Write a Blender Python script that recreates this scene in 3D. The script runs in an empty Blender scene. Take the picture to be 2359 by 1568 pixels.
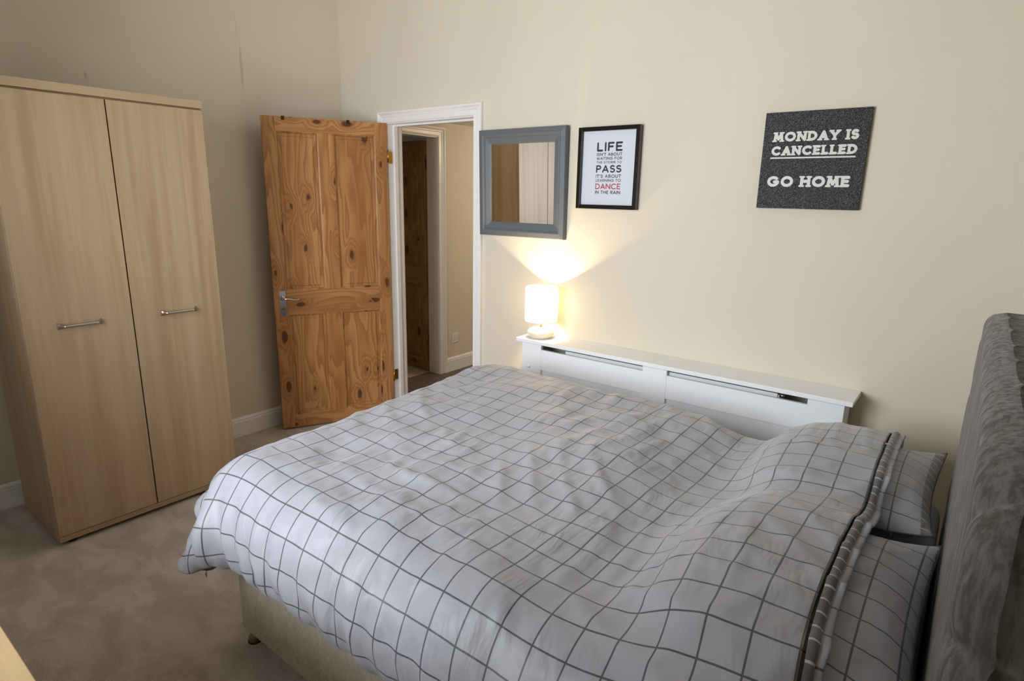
import bpy, bmesh, math, random
import numpy as np
from mathutils import Vector, Matrix

random.seed(7)
SC = bpy.context.scene
COL = SC.collection

# ------------------------------------------------------------------ camera
CAM = Vector((3.616, -2.736, 1.5541))
YAW, PITCH, ROLL = math.radians(37.5612), math.radians(-13.6074), math.radians(1.0911)
fw = Vector((-math.sin(YAW) * math.cos(PITCH), math.cos(YAW) * math.cos(PITCH), math.sin(PITCH)))
rt = Vector((math.cos(YAW), math.sin(YAW), 0))
up = rt.cross(fw)
rt2 = rt * math.cos(ROLL) + up * math.sin(ROLL)
up2 = -rt * math.sin(ROLL) + up * math.cos(ROLL)
cd = bpy.data.cameras.new('camera')
cam = bpy.data.objects.new('camera', cd)
COL.objects.link(cam)
m = Matrix((rt2, up2, -fw)).transposed().to_4x4()
m.translation = CAM
cam.matrix_world = m
cd.sensor_fit = 'HORIZONTAL'
cd.sensor_width = 36.0
cd.lens = 36.0 * 1382.0 / 2359.0
cd.clip_start = 0.02
SC.camera = cam

# ------------------------------------------------------------------ world, lights, exposure
wd = bpy.data.worlds.new('world')
SC.world = wd
wd.use_nodes = True
wd.node_tree.nodes['Background'].inputs[0].default_value = (0.78, 0.88, 1.0, 1)
wd.node_tree.nodes['Background'].inputs[1].default_value = 1.0


def light(name, kind, loc, energy, color, **kw):
    l = bpy.data.lights.new(name, kind)
    l.energy = energy
    l.color = color
    rot = kw.pop('rot', None)
    for k, v in kw.items():
        setattr(l, k, v)
    o = bpy.data.objects.new(name, l)
    o.location = loc
    if rot:
        o.rotation_euler = rot
    COL.objects.link(o)
    return o


# daylight coming in through the window opening in the wall behind the camera
light('window_front_offscreen', 'AREA', (1.95, -3.22, 1.575), 112, (0.90, 0.95, 1.0), shape='RECTANGLE', size=1.4, size_y=1.35,
      rot=(math.radians(90), 0, 0))
SC.view_settings.view_transform = 'Standard'
SC.view_settings.look = 'None'
SC.view_settings.gamma = 1.0
SC.view_settings.use_curve_mapping = False
SC.view_settings.exposure = -0.22


# ------------------------------------------------------------------ material helpers
class NT:
    def __init__(self, name):
        self.m = bpy.data.materials.new(name)
        self.m.use_nodes = True
        self.t = self.m.node_tree
        self.b = self.t.nodes['Principled BSDF']
        self.out = self.t.nodes['Material Output']

    def n(self, kind, **kw):
        x = self.t.nodes.new(kind)
        for k, v in kw.items():
            setattr(x, k, v)
        return x

    def put(self, sock, v):
        if isinstance(v, bpy.types.NodeSocket):
            self.t.links.new(v, sock)
        elif v is not None:
            sock.default_value = v

    def math(self, op, a, b=None, c=None, clamp=False):
        x = self.n('ShaderNodeMath', operation=op, use_clamp=clamp)
        self.put(x.inputs[0], a)
        self.put(x.inputs[1], b)
        self.put(x.inputs[2], c)
        return x.outputs[0]

    def vmath(self, op, a, b=None):
        x = self.n('ShaderNodeVectorMath', operation=op)
        self.put(x.inputs[0], a)
        self.put(x.inputs[1], b)
        return x.outputs[0]

    def coords(self, which='Object'):
        return self.n('ShaderNodeTexCoord').outputs[which]

    def mapping(self, v, scale=(1, 1, 1), loc=(0, 0, 0), rot=(0, 0, 0)):
        x = self.n('ShaderNodeMapping')
        self.put(x.inputs[0], v)
        x.inputs[1].default_value = loc
        x.inputs[2].default_value = rot
        x.inputs[3].default_value = scale
        return x.outputs[0]

    def noise(self, v, scale=5.0, detail=3.0, rough=0.55, out=0, dist=0.0):
        x = self.n('ShaderNodeTexNoise')
        self.put(x.inputs['Vector'], v)
        x.inputs['Scale'].default_value = scale
        x.inputs['Detail'].default_value = detail
        x.inputs['Roughness'].default_value = rough
        x.inputs['Distortion'].default_value = dist
        return x.outputs[out]

    def voronoi(self, v, scale=5.0, rnd=1.0, feature='F1'):
        x = self.n('ShaderNodeTexVoronoi', feature=feature)
        self.put(x.inputs['Vector'], v)
        x.inputs['Scale'].default_value = scale
        x.inputs['Randomness'].default_value = rnd
        return x

    def sep(self, v):
        x = self.n('ShaderNodeSeparateXYZ')
        self.put(x.inputs[0], v)
        return x.outputs

    def comb(self, a, b, c):
        x = self.n('ShaderNodeCombineXYZ')
        for s, v in zip(x.inputs, (a, b, c)):
            self.put(s, v)
        return x.outputs[0]

    def ss(self, v, a, b, lo=0.0, hi=1.0):
        x = self.n('ShaderNodeMapRange', interpolation_type='SMOOTHSTEP')
        self.put(x.inputs[0], v)
        for i, q in ((1, a), (2, b), (3, lo), (4, hi)):
            x.inputs[i].default_value = q
        return x.outputs[0]

    def mix(self, f, a, b, blend='MIX'):
        x = self.n('ShaderNodeMix', data_type='RGBA', blend_type=blend)
        self.put(x.inputs[0], f)
        self.put(x.inputs[6], a)
        self.put(x.inputs[7], b)
        return x.outputs[2]

    def ramp(self, f, stops):
        x = self.n('ShaderNodeValToRGB')
        self.put(x.inputs[0], f)
        el = x.color_ramp.elements
        while len(el) < len(stops):
            el.new(0.5)
        for e, (q, c) in zip(el, stops):
            e.position = q
            e.color = c
        return x.outputs[0]

    def bump(self, h, strength=0.2, dist=0.002, normal=None):
        x = self.n('ShaderNodeBump')
        x.inputs['Strength'].default_value = strength
        x.inputs['Distance'].default_value = dist
        self.put(x.inputs['Height'], h)
        if normal is not None:
            self.put(x.inputs['Normal'], normal)
        self.t.links.new(x.outputs[0], self.b.inputs['Normal'])
        return x.outputs[0]

    def set(self, **kw):
        names = dict(color='Base Color', rough='Roughness', metal='Metallic', spec='Specular IOR Level', coat='Coat Weight',
                     coat_rough='Coat Roughness', sheen='Sheen Weight', sheen_rough='Sheen Roughness', trans='Transmission Weight',
                     ior='IOR', emit='Emission Color', emit_s='Emission Strength', alpha='Alpha')
        for k, v in kw.items():
            self.put(self.b.inputs[names[k]], v)
        return self


def rgb(r, g, b):
    """sRGB 0-255 to linear rgba"""
    f = lambda c: (c / 255.0) / 12.92 if c <= 10 else (((c / 255.0) + 0.055) / 1.055) ** 2.4
    return (f(r), f(g), f(b), 1.0)


def plain(name, col, rough=0.5, metal=0.0, spec=0.5, var=0.04, scale=6.0):
    t = NT(name)
    nz = t.noise(t.coords(), scale, 2.0)
    dk = tuple(c * (1 - var) for c in col[:3]) + (1,)
    lt = tuple(min(1, c * (1 + var)) for c in col[:3]) + (1,)
    t.set(color=t.mix(nz, dk, lt), rough=rough, metal=metal, spec=spec)
    return t.m


def mat_wall(name, col, stains=()):
    t = NT(name)
    v = t.coords()
    big = t.noise(v, 1.3, 3.0)
    c = t.mix(t.ss(big, 0.3, 0.7), tuple(q * 0.972 for q in col[:3]) + (1,), col)
    if stains:
        s = t.sep(v)
        for (cy, cz, hy, hz, colr, amt) in stains:
            a = t.math('DIVIDE', t.math('SUBTRACT', s[1], cy), hy)
            b = t.math('DIVIDE', t.math('SUBTRACT', s[2], cz), hz)
            wob = t.math('MULTIPLY', t.math('SUBTRACT', t.noise(v, 14.0, 2.0), 0.5), 1.3)
            a = t.math('ADD', a, wob)
            d = t.math('ADD', t.math('MULTIPLY', a, a), t.math('MULTIPLY', b, b))
            k = t.ss(d, 0.35, 1.2, amt, 0.0)
            c = t.mix(k, c, colr)
    t.set(color=c, rough=0.62, spec=0.3)
    t.bump(t.noise(v, 190.0, 2.0), 0.12, 0.0012)
    return t.m


def mat_carpet(name, c0, c1, c2):
    t = NT(name)
    v = t.coords()
    patch = t.noise(t.mapping(v, (1.0, 1.9, 1.0), rot=(0, 0, 0.5)), 4.2, 4.0, 0.6, dist=0.6)
    fine = t.noise(v, 260.0, 2.0, 0.7)
    mid = t.noise(v, 60.0, 3.0, 0.7)
    c = t.mix(t.ss(patch, 0.36, 0.66), c0, c1)  # broad patches put the brushed pile's light and dark shading into the colour
    c = t.mix(t.ss(fine, 0.42, 0.78), c, c2)
    t.set(color=c, rough=0.95, spec=0.1, sheen=0.35, sheen_rough=0.5)
    h = t.math('ADD', t.math('MULTIPLY', fine, 0.6), t.math('MULTIPLY', mid, 0.6))
    t.bump(h, 0.7, 0.006)
    return t.m


def mat_laminate(name, base, dark, light_, axis='z'):
    """printed light-oak laminate; grain runs along the given local axis"""
    t = NT(name)
    oi = t.n('ShaderNodeObjectInfo')
    v = t.vmath('ADD', t.coords(), t.comb(t.math('MULTIPLY', oi.outputs['Random'], 7.0), 0.0, t.math('MULTIPLY', oi.outputs['Random'], 3.0)))
    sc = {'z': (1, 1, 0.045), 'x': (0.045, 1, 1), 'y': (1, 0.045, 1)}[axis]
    g1 = t.noise(t.mapping(v, sc), 26.0, 4.0, 0.6, dist=0.3)
    g2 = t.noise(t.mapping(v, sc), 150.0, 3.0, 0.6)
    g3 = t.noise(t.mapping(v, tuple(q if q < 1 else 1.0 for q in sc)), 7.0, 2.0)
    c = t.mix(t.ss(g1, 0.3, 0.7), dark, base)
    c = t.mix(t.math('MULTIPLY', t.ss(g2, 0.5, 0.8), 0.55), c, dark)
    c = t.mix(t.math('MULTIPLY', t.ss(g3, 0.4, 0.7), 0.6), c, light_)
    t.set(color=c, rough=0.42, spec=0.35)
    t.bump(g2, 0.05, 0.0006)
    return t.m


def mat_pine(name, axis='z', light_=(0.53, 0.275, 0.105, 1), dark=(0.30, 0.115, 0.032, 1), knot=(0.075, 0.028, 0.012, 1), seed=0.0, kn=1.0):
    """waxed old pine: wavy plain-sawn growth rings and dark knots, grain along the given local axis"""
    t = NT(name)
    oi = t.n('ShaderNodeObjectInfo')
    r = oi.outputs['Random']
    s = t.sep(t.coords())
    a, g = (s[0], s[2]) if axis == 'z' else (s[2], s[0])
    a = t.math('ADD', a, t.math('MULTIPLY_ADD', r, 5.3, seed))
    g = t.math('ADD', g, t.math('MULTIPLY_ADD', r, 9.1, seed))
    # knots
    kv = t.comb(t.math('MULTIPLY', a, 6.5 * kn), t.math('MULTIPLY', g, 3.0 * kn), 0.0)
    wob = t.n('ShaderNodeTexNoise')
    t.put(wob.inputs['Vector'], t.comb(t.math('MULTIPLY', a, 30.0), t.math('MULTIPLY', g, 18.0), 0.0))
    wob.inputs['Scale'].default_value = 1.0
    kv2 = t.vmath('ADD', kv, t.vmath('MULTIPLY', t.vmath('SUBTRACT', wob.outputs['Color'], (0.5, 0.5, 0.5)), (0.12, 0.12, 0.0)))
    vo = t.voronoi(kv2, 1.0)
    vo.voronoi_dimensions = '2D'
    pick = t.ss(t.sep(vo.outputs['Color'])[0], 0.42, 0.46)
    size = t.math('MULTIPLY_ADD', t.sep(vo.outputs['Color'])[1], 0.13, 0.045)
    dist = vo.outputs['Distance']
    km = t.math('MULTIPLY', pick, t.ss(t.math('DIVIDE', dist, size), 0.55, 1.05, 1.0, 0.0))
    halo = t.math('MULTIPLY', pick, t.ss(dist, 0.06, 0.42, 1.0, 0.0))
    # growth rings
    w1 = t.noise(t.comb(t.math('MULTIPLY', a, 7.0), t.math('MULTIPLY', g, 0.9), r), 1.0, 2.0)
    w2 = t.noise(t.comb(t.math('MULTIPLY', a, 30.0), t.math('MULTIPLY', g, 3.0), r), 1.0, 2.0)
    ph = t.math('MULTIPLY', w1, 10.0)
    ph = t.math('ADD', ph, t.math('MULTIPLY', w2, 0.9))
    ph = t.math('ADD', ph, t.math('MULTIPLY', a, 13.0))
    ph = t.math('ADD', ph, t.math('MULTIPLY', halo, 2.2))
    fr = t.math('FRACT', ph)
    ring = t.math('MULTIPLY', t.ss(fr, 0.15, 0.93), t.ss(fr, 0.94, 1.0, 1.0, 0.0))
    tone = t.noise(t.comb(t.math('MULTIPLY', a, 9.0), t.math('MULTIPLY', g, 0.35), r), 1.0, 2.0)
    fib = t.noise(t.comb(t.math('MULTIPLY', a, 260.0), t.math('MULTIPLY', g, 7.0), r), 1.0, 2.0)
    c = t.mix(t.math('MULTIPLY', ring, 0.75), light_, dark)
    c = t.mix(t.math('MULTIPLY', t.ss(tone, 0.38, 0.7), 0.55), c, dark)
    c = t.mix(t.math('MULTIPLY', t.ss(fib, 0.5, 0.8), 0.25), c, dark)
    c = t.mix(t.math('MULTIPLY', halo, 0.45), c, dark)
    c = t.mix(t.math('MULTIPLY', km, 0.9), c, knot)
    t.set(color=c, rough=0.36, spec=0.45)
    t.bump(t.math('ADD', ring, fib), 0.06, 0.0008)
    return t.m


def grid_mask(t, uv, step, w, offs=(0.0, 0.0)):
    s = t.sep(uv)
    mk = []
    for i in (0, 1):
        q = t.math('DIVIDE', t.math('ADD', s[i], offs[i] + 100 * step), step)
        f = t.math('ABSOLUTE', t.math('SUBTRACT', t.math('FRACT', q), 0.5))
        mk.append(t.ss(f, 0.5 - w / step * 0.5 - 0.008, 0.5 - w / step * 0.5 + 0.008))
    return t.math('MAXIMUM', mk[0], mk[1])


def mat_bedding(name, base, line, step=0.08, w=0.0040, offs=(0, 0), wrinkle=1.0, sheen=0.25):
    t = NT(name)
    uv = t.n('ShaderNodeUVMap').outputs[0]
    gm = grid_mask(t, uv, step, w, offs)
    weave = t.noise(t.mapping(uv, (700, 700, 1)), 1.0, 1.0)
    c = t.mix(t.ss(weave, 0.3, 0.7), tuple(q * 0.965 for q in base[:3]) + (1,), base)
    c = t.mix(gm, c, line)
    t.set(color=c, rough=0.46, spec=0.42, sheen=sheen, sheen_rough=0.45)
    # soft pressed-in creases
    d = t.noise(uv, 4.0, 2.0, out=1)
    p = t.vmath('ADD', uv, t.vmath('MULTIPLY', t.vmath('SUBTRACT', d, (0.5, 0.5, 0.5)), (0.10, 0.10, 0)))
    h = None
    for rot, sc, amp in ((0.5, (24, 6, 1), 1.0), (-0.75, (19, 5.5, 1), 0.9), (1.35, (30, 8, 1), 0.7)):
        q = t.noise(t.mapping(p, sc, rot=(0, 0, rot)), 1.0, 3.0, 0.5)
        msk = t.ss(t.noise(t.mapping(uv, (1, 1, 1), loc=(rot * 3, rot, 0)), 4.5, 2.0), 0.45, 0.68)
        q = t.math('MULTIPLY', t.math('MULTIPLY', q, amp), msk)
        h = q if h is None else t.math('ADD', h, q)
    t.bump(h, 0.75 * wrinkle, 0.014)
    return t.m


def mat_velvet(name, base, dark, stretch, rough=(0.28, 0.62), fleck=0.6, metal=0.25, scale=1.0, bump=0.65, sheen=0.0, th=(0.56, 0.70, 0.48, 0.64)):
    """crushed velvet: pile pushed over in streaks and clumps so it shines in flecks"""
    t = NT(name)
    v = t.coords()
    m1 = t.mapping(v, stretch)
    big = t.noise(t.mapping(v, tuple(0.35 * q for q in stretch)), 9.0 * scale, 3.0, 0.6)
    st = t.noise(m1, 34.0 * scale, 4.0, 0.65, dist=0.35)
    fine = t.noise(m1, 130.0 * scale, 3.0, 0.7)
    c = t.mix(t.ss(st, 0.35, 0.65), dark, base)
    fl = t.math('MULTIPLY', t.ss(fine, th[0], th[1]), t.math('MULTIPLY', t.ss(st, th[2], th[3]), t.ss(big, 0.455, 0.53)))
    t.set(color=c, rough=t.math('MULTIPLY', t.ss(st, 0.3, 0.7, rough[1], rough[0]), t.math('MULTIPLY_ADD', fl, -0.65, 1.0)),
          spec=t.math('MULTIPLY_ADD', fl, 0.6 * fleck, 0.35), metal=metal, sheen=sheen, sheen_rough=0.35)
    h = t.math('ADD', t.math('MULTIPLY', st, 1.0), t.math('MULTIPLY', fine, 0.6))
    t.bump(h, bump, 0.006 / max(1.0, scale))
    return t.m


# ------------------------------------------------------------------ materials
CREAM = rgb(222, 213, 194)
M = {}
M['wall'] = mat_wall('cream_wall_paint', CREAM)
M['wall_left'] = mat_wall('cream_wall_paint_marked', CREAM, stains=(
    (-0.705, 2.26, 0.009, 0.13, rgb(176, 162, 122), 0.5),
    (-0.72, 2.47, 0.003, 0.09, rgb(190, 176, 146), 0.3),
    (-1.52, 2.09, 0.008, 0.018, rgb(160, 152, 140), 0.45)))
M['ceiling'] = plain('white_ceiling_paint', rgb(236, 234, 228), 0.8, spec=0.2)
M['white'] = plain('white_gloss_paint', rgb(240, 238, 236), 0.32, spec=0.5, var=0.02)
M['whitew'] = plain('white_satin_board', rgb(244, 245, 247), 0.38, spec=0.5, var=0.012)
M['hallwall'] = mat_wall('hall_cream_paint', CREAM)
M['hallceil'] = plain('hall_ceiling_paint', rgb(236, 234, 228), 0.8, spec=0.2)
M['carpet'] = mat_carpet('beige_cut_pile_carpet', rgb(166, 153, 140), rgb(200, 189, 177), rgb(214, 204, 192))
M['carpet_dark'] = mat_carpet('dark_brown_carpet', rgb(78, 62, 54), rgb(98, 80, 70), rgb(112, 94, 82))
M['carpet_pale'] = mat_carpet('pale_beige_carpet', rgb(176, 158, 138), rgb(200, 184, 164), rgb(210, 196, 178))
M['oak'] = mat_laminate('light_oak_laminate', rgb(188, 163, 131), rgb(170, 143, 112), rgb(195, 172, 142), 'z')
M['oak_h'] = mat_laminate('light_oak_laminate_cross', rgb(188, 163, 131), rgb(170, 143, 112), rgb(195, 172, 142), 'y')
M['oak_x'] = mat_laminate('light_oak_laminate_long', rgb(208, 178, 136), rgb(188, 154, 112), rgb(216, 190, 150), 'x')
M['pine_v'] = mat_pine('waxed_pine_upright', 'z', kn=1.08)
M['pine_h'] = mat_pine('waxed_pine_rail', 'x', seed=3.1, kn=1.2)
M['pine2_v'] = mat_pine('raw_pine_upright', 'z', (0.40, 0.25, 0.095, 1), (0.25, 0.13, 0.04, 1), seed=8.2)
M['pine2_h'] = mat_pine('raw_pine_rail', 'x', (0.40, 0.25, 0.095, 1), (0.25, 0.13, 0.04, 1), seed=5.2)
M['black'] = plain('black_plastic', rgb(22, 21, 21), 0.4)
M['blackgloss'] = plain('black_gloss_frame', rgb(20, 18, 18), 0.16, spec=0.6)
M['blackcloth'] = plain('black_lining_cloth', rgb(13, 12, 13), 0.9, spec=0.1)
M['chrome'] = plain('polished_chrome', rgb(205, 205, 208), 0.14, 1.0)
M['nickel'] = plain('brushed_nickel', rgb(196, 192, 186), 0.22, 1.0)
M['brass'] = plain('worn_brass', rgb(178, 142, 74), 0.28, 1.0, var=0.15, scale=60)
M['darksteel'] = plain('dark_steel', rgb(52, 48, 46), 0.4, 0.8)
M['greyframe'] = plain('grey_painted_wood', rgb(99, 104, 109), 0.45, spec=0.45, var=0.02)
M['radiator'] = plain('radiator_grey_enamel', rgb(214, 217, 214), 0.4)
M['paper'] = plain('white_print_paper', rgb(228, 229, 236), 0.6, var=0.01)
M['ink'] = plain('black_ink', rgb(38, 34, 33), 0.6)
M['red'] = plain('red_ink', rgb(178, 52, 48), 0.6)
M['cut'] = plain('pale_grey_vinyl', rgb(214, 213, 208), 0.5)
M['duvet'] = mat_bedding('grey_check_cotton', rgb(169, 170, 179), rgb(84, 86, 93), offs=(0.009, 0.04))
M['duvet_r'] = mat_bedding('dark_grey_check_cotton', rgb(112, 110, 112), rgb(200, 200, 206), offs=(0.0, 0.0))
M['pillow'] = mat_bedding('grey_check_pillow_cotton', rgb(163, 164, 173), rgb(78, 80, 87), offs=(0.02, 0.03), wrinkle=0.8)
M['pillow_r'] = mat_bedding('dark_check_pillow_cotton', rgb(108, 106, 108), rgb(196, 196, 202), step=0.05, w=0.004)
M['trim'] = mat_bedding('dark_grey_hem_cotton', rgb(104, 102, 104), rgb(190, 190, 196), step=0.04, w=0.005, wrinkle=0.2)
M['piping'] = plain('dark_grey_piping', rgb(84, 83, 86), 0.7)
M['sheet'] = plain('blue_grey_sheet', rgb(198, 202, 214), 0.8, spec=0.2)
M['headboard'] = mat_velvet('silver_grey_crushed_velvet', rgb(148, 148, 151), rgb(112, 108, 104), (1, 1, 0.16),
                            rough=(0.6, 0.85), fleck=0.7, metal=0.0, scale=2.4, bump=0.09, th=(0.52, 0.60, 0.46, 0.58))
M['divan'] = mat_velvet('champagne_crushed_velvet', rgb(200, 191, 176), rgb(186, 176, 160), (1, 1, 0.55),
                        rough=(0.3, 0.6), fleck=1.0, metal=0.05, scale=0.9, bump=0.3, th=(0.47, 0.51, 0.42, 0.49))
M['caster'] = plain('amber_caster', rgb(122, 102, 76), 0.35)
M['socket'] = plain('white_socket_plastic', rgb(236, 235, 232), 0.35)
M['ceramic'] = plain('cream_glazed_ceramic', rgb(236, 226, 204), 0.2, spec=0.6)


def mat_shade():
    t = NT('white_lamp_shade_fabric')
    d = t.n('ShaderNodeBsdfDiffuse')
    tr = t.n('ShaderNodeBsdfTranslucent')
    nz = t.noise(t.coords(), 220.0, 2.0)
    col = t.mix(nz, (0.86, 0.82, 0.74, 1), (0.92, 0.89, 0.82, 1))
    t.put(d.inputs[0], col)
    t.put(tr.inputs[0], col)
    mx = t.n('ShaderNodeMixShader')
    mx.inputs[0].default_value = 0.55
    t.t.links.new(d.outputs[0], mx.inputs[1])
    t.t.links.new(tr.outputs[0], mx.inputs[2])
    t.t.links.new(mx.outputs[0], t.out.inputs[0])
    return t.m


def mat_mirror():
    t = NT('silvered_mirror_glass')
    nz = t.noise(t.coords(), 3.0, 1.0)
    t.set(color=t.mix(nz, (0.86, 0.87, 0.86, 1), (0.9, 0.9, 0.89, 1)), metal=1.0, rough=0.0)
    return t.m


def mat_pane():
    t = NT('picture_glass')
    tr = t.n('ShaderNodeBsdfTransparent')
    gl = t.n('ShaderNodeBsdfGlossy')
    gl.inputs['Roughness'].default_value = 0.02
    fr = t.n('ShaderNodeFresnel')
    fr.inputs[0].default_value = 1.45
    mx = t.n('ShaderNodeMixShader')
    t.t.links.new(fr.outputs[0], mx.inputs[0])
    t.t.links.new(tr.outputs[0], mx.inputs[1])
    t.t.links.new(gl.outputs[0], mx.inputs[2])
    t.t.links.new(mx.outputs[0], t.out.inputs[0])
    return t.m


def mat_glitter():
    t = NT('black_glitter_card')
    v = t.coords()
    vo = t.voronoi(v, 520.0)
    rc = t.sep(vo.outputs['Color'])
    nrm = t.n('ShaderNodeNewGeometry').outputs['Normal']
    jit = t.vmath('MULTIPLY', t.vmath('SUBTRACT', vo.outputs['Color'], (0.5, 0.5, 0.5)), (0.55, 0.55, 0.55))
    nn = t.vmath('NORMALIZE', t.vmath('ADD', nrm, jit))
    t.t.links.new(nn, t.b.inputs['Normal'])
    c = t.mix(t.ss(rc[0], 0.7, 1.0), (0.008, 0.0075, 0.008, 1), (0.16, 0.16, 0.18, 1))
    t.set(color=c, rough=0.34, metal=t.ss(rc[0], 0.82, 0.95), spec=0.3)
    return t.m


M['shade'] = mat_shade()
M['mirror'] = mat_mirror()
M['pane'] = mat_pane()
M['glitter'] = mat_glitter()


# ------------------------------------------------------------------ object helpers
def link(name, me, mat, parent=None):
    o = bpy.data.objects.new(name, me)
    COL.objects.link(o)
    for q in (mat if isinstance(mat, (list, tuple)) else [mat]):
        me.materials.append(q)
    if parent is not None:
        o.parent = parent
    return o


def tag(o, label, cat=None, group=None, kind=None):
    o['label'] = label
    if cat:
        o['category'] = cat
    if group:
        o['group'] = group
    if kind:
        o['kind'] = kind
    return o


def empty(name, loc=(0, 0, 0), rz=0.0):
    o = bpy.data.objects.new(name, None)
    o.empty_display_size = 0.1
    o.location = loc
    o.rotation_euler = (0, 0, rz)
    COL.objects.link(o)
    return o


def mesh(name, verts, faces, mat, parent=None, smooth=False, uvs=None, mats=None):
    me = bpy.data.meshes.new(name)
    me.from_pydata([tuple(map(float, v)) for v in verts], [], [tuple(map(int, f)) for f in faces])
    if uvs is not None:
        ul = me.uv_layers.new(name='UVMap')
        vi = np.empty(len(me.loops), dtype=np.int32)
        me.loops.foreach_get('vertex_index', vi)
        ul.data.foreach_set('uv', np.asarray(uvs, dtype=np.float32)[vi].ravel())
    if smooth:
        me.polygons.foreach_set('use_smooth', [True] * len(me.polygons))
    o = link(name, me, mat, parent)
    if mats is not None:
        me.polygons.foreach_set('material_index', mats)
    me.update()
    return o


def bm_obj(name, bm, mat, parent=None, smooth=False):
    bmesh.ops.recalc_face_normals(bm, faces=bm.faces)
    me = bpy.data.meshes.new(name)
    bm.to_mesh(me)
    bm.free()
    if smooth:
        me.polygons.foreach_set('use_smooth', [True] * len(me.polygons))
    return link(name, me, mat, parent)


def add_box(bm, lo, hi, bev=0.0, seg=2):
    r = bmesh.ops.create_cube(bm, size=1.0)
    vs = r['verts']
    for v in vs:
        for i in range(3):
            v.co[i] = lo[i] if v.co[i] < 0 else hi[i]
    if bev > 0:
        es = list({e for v in vs for e in v.link_edges})
        bmesh.ops.bevel(bm, geom=es, offset=bev, segments=seg, profile=0.5, affect='EDGES', clamp_overlap=True)


def box(name, lo, hi, mat, parent=None, bev=0.0, seg=2):
    bm = bmesh.new()
    add_box(bm, lo, hi, bev, seg)
    return bm_obj(name, bm, mat, parent)


def prism(name, profile, path_axis, a0, a1, mat, parent=None):
    """extrude a closed 2-D profile [(p,q)...] along an axis between a0 and a1"""
    n = len(profile)
    vs = []
    for a in (a0, a1):
        for p, q in profile:
            vs.append({'x': (a, p, q), 'y': (p, a, q), 'z': (p, q, a)}[path_axis])
    fs = [tuple(range(n)), tuple(range(2 * n - 1, n - 1, -1))]
    fs += [(i, (i + 1) % n, n + (i + 1) % n, n + i) for i in range(n)]
    bm = bmesh.new()
    bv = [bm.verts.new(v) for v in vs]
    for f in fs:
        bm.faces.new([bv[i] for i in f])
    return bm_obj(name, bm, mat, parent)


def lathe(name, prof, mat, parent=None, seg=40, loc=(0, 0, 0), smooth=True):
    vs, fs = [], []
    for r, z in prof:
        for k in range(seg):
            a = 2 * math.pi * k / seg
            vs.append((loc[0] + r * math.cos(a), loc[1] + r * math.sin(a), loc[2] + z))
    for i in range(len(prof) - 1):
        for k in range(seg):
            fs.append((i * seg + k, i * seg + (k + 1) % seg, (i + 1) * seg + (k + 1) % seg, (i + 1) * seg + k))
    if prof[0][0] > 1e-4:
        fs.append(tuple(reversed(range(seg))))
    if prof[-1][0] > 1e-4:
        fs.append(tuple((len(prof) - 1) * seg + k for k in range(seg)))
    return mesh(name, vs, fs, mat, parent, smooth)


def tube(name, pts, rad, mat, parent=None, seg=10, closed=False):
    pts = [Vector(p) for p in pts]
    n = len(pts)
    rads = rad if isinstance(rad, (list, tuple)) else [rad] * n
    vs, fs = [], []
    ref = Vector((0.13, 0.27, 0.95)).normalized()
    for i, p in enumerate(pts):
        a = pts[(i - 1) % n] if closed or i > 0 else pts[i]
        b = pts[(i + 1) % n] if closed or i < n - 1 else pts[i]
        d = (b - a).normalized()
        s = d.cross(ref)
        if s.length < 1e-3:
            s = d.cross(Vector((1, 0, 0)))
        s.normalize()
        q = d.cross(s)
        for k in range(seg):
            t = 2 * math.pi * k / seg
            vs.append(p + (s * math.cos(t) + q * math.sin(t)) * rads[i])
    m_ = n if closed else n - 1
    for i in range(m_):
        j = (i + 1) % n
        for k in range(seg):
            fs.append((i * seg + k, i * seg + (k + 1) % seg, j * seg + (k + 1) % seg, j * seg + k))
    if not closed:
        fs.append(tuple(reversed(range(seg))))
        fs.append(tuple((n - 1) * seg + k for k in range(seg)))
    return mesh(name, vs, fs, mat, parent, True)


# ------------------------------------------------------------------ lettering: strokes with a given thickness
def arc(cx, cy, rx, ry, a0, a1, n=16):
    return [(cx + rx * math.cos(math.radians(a0 + (a1 - a0) * i / n)), cy + ry * math.sin(math.radians(a0 + (a1 - a0) * i / n)))
            for i in range(n + 1)]


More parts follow.
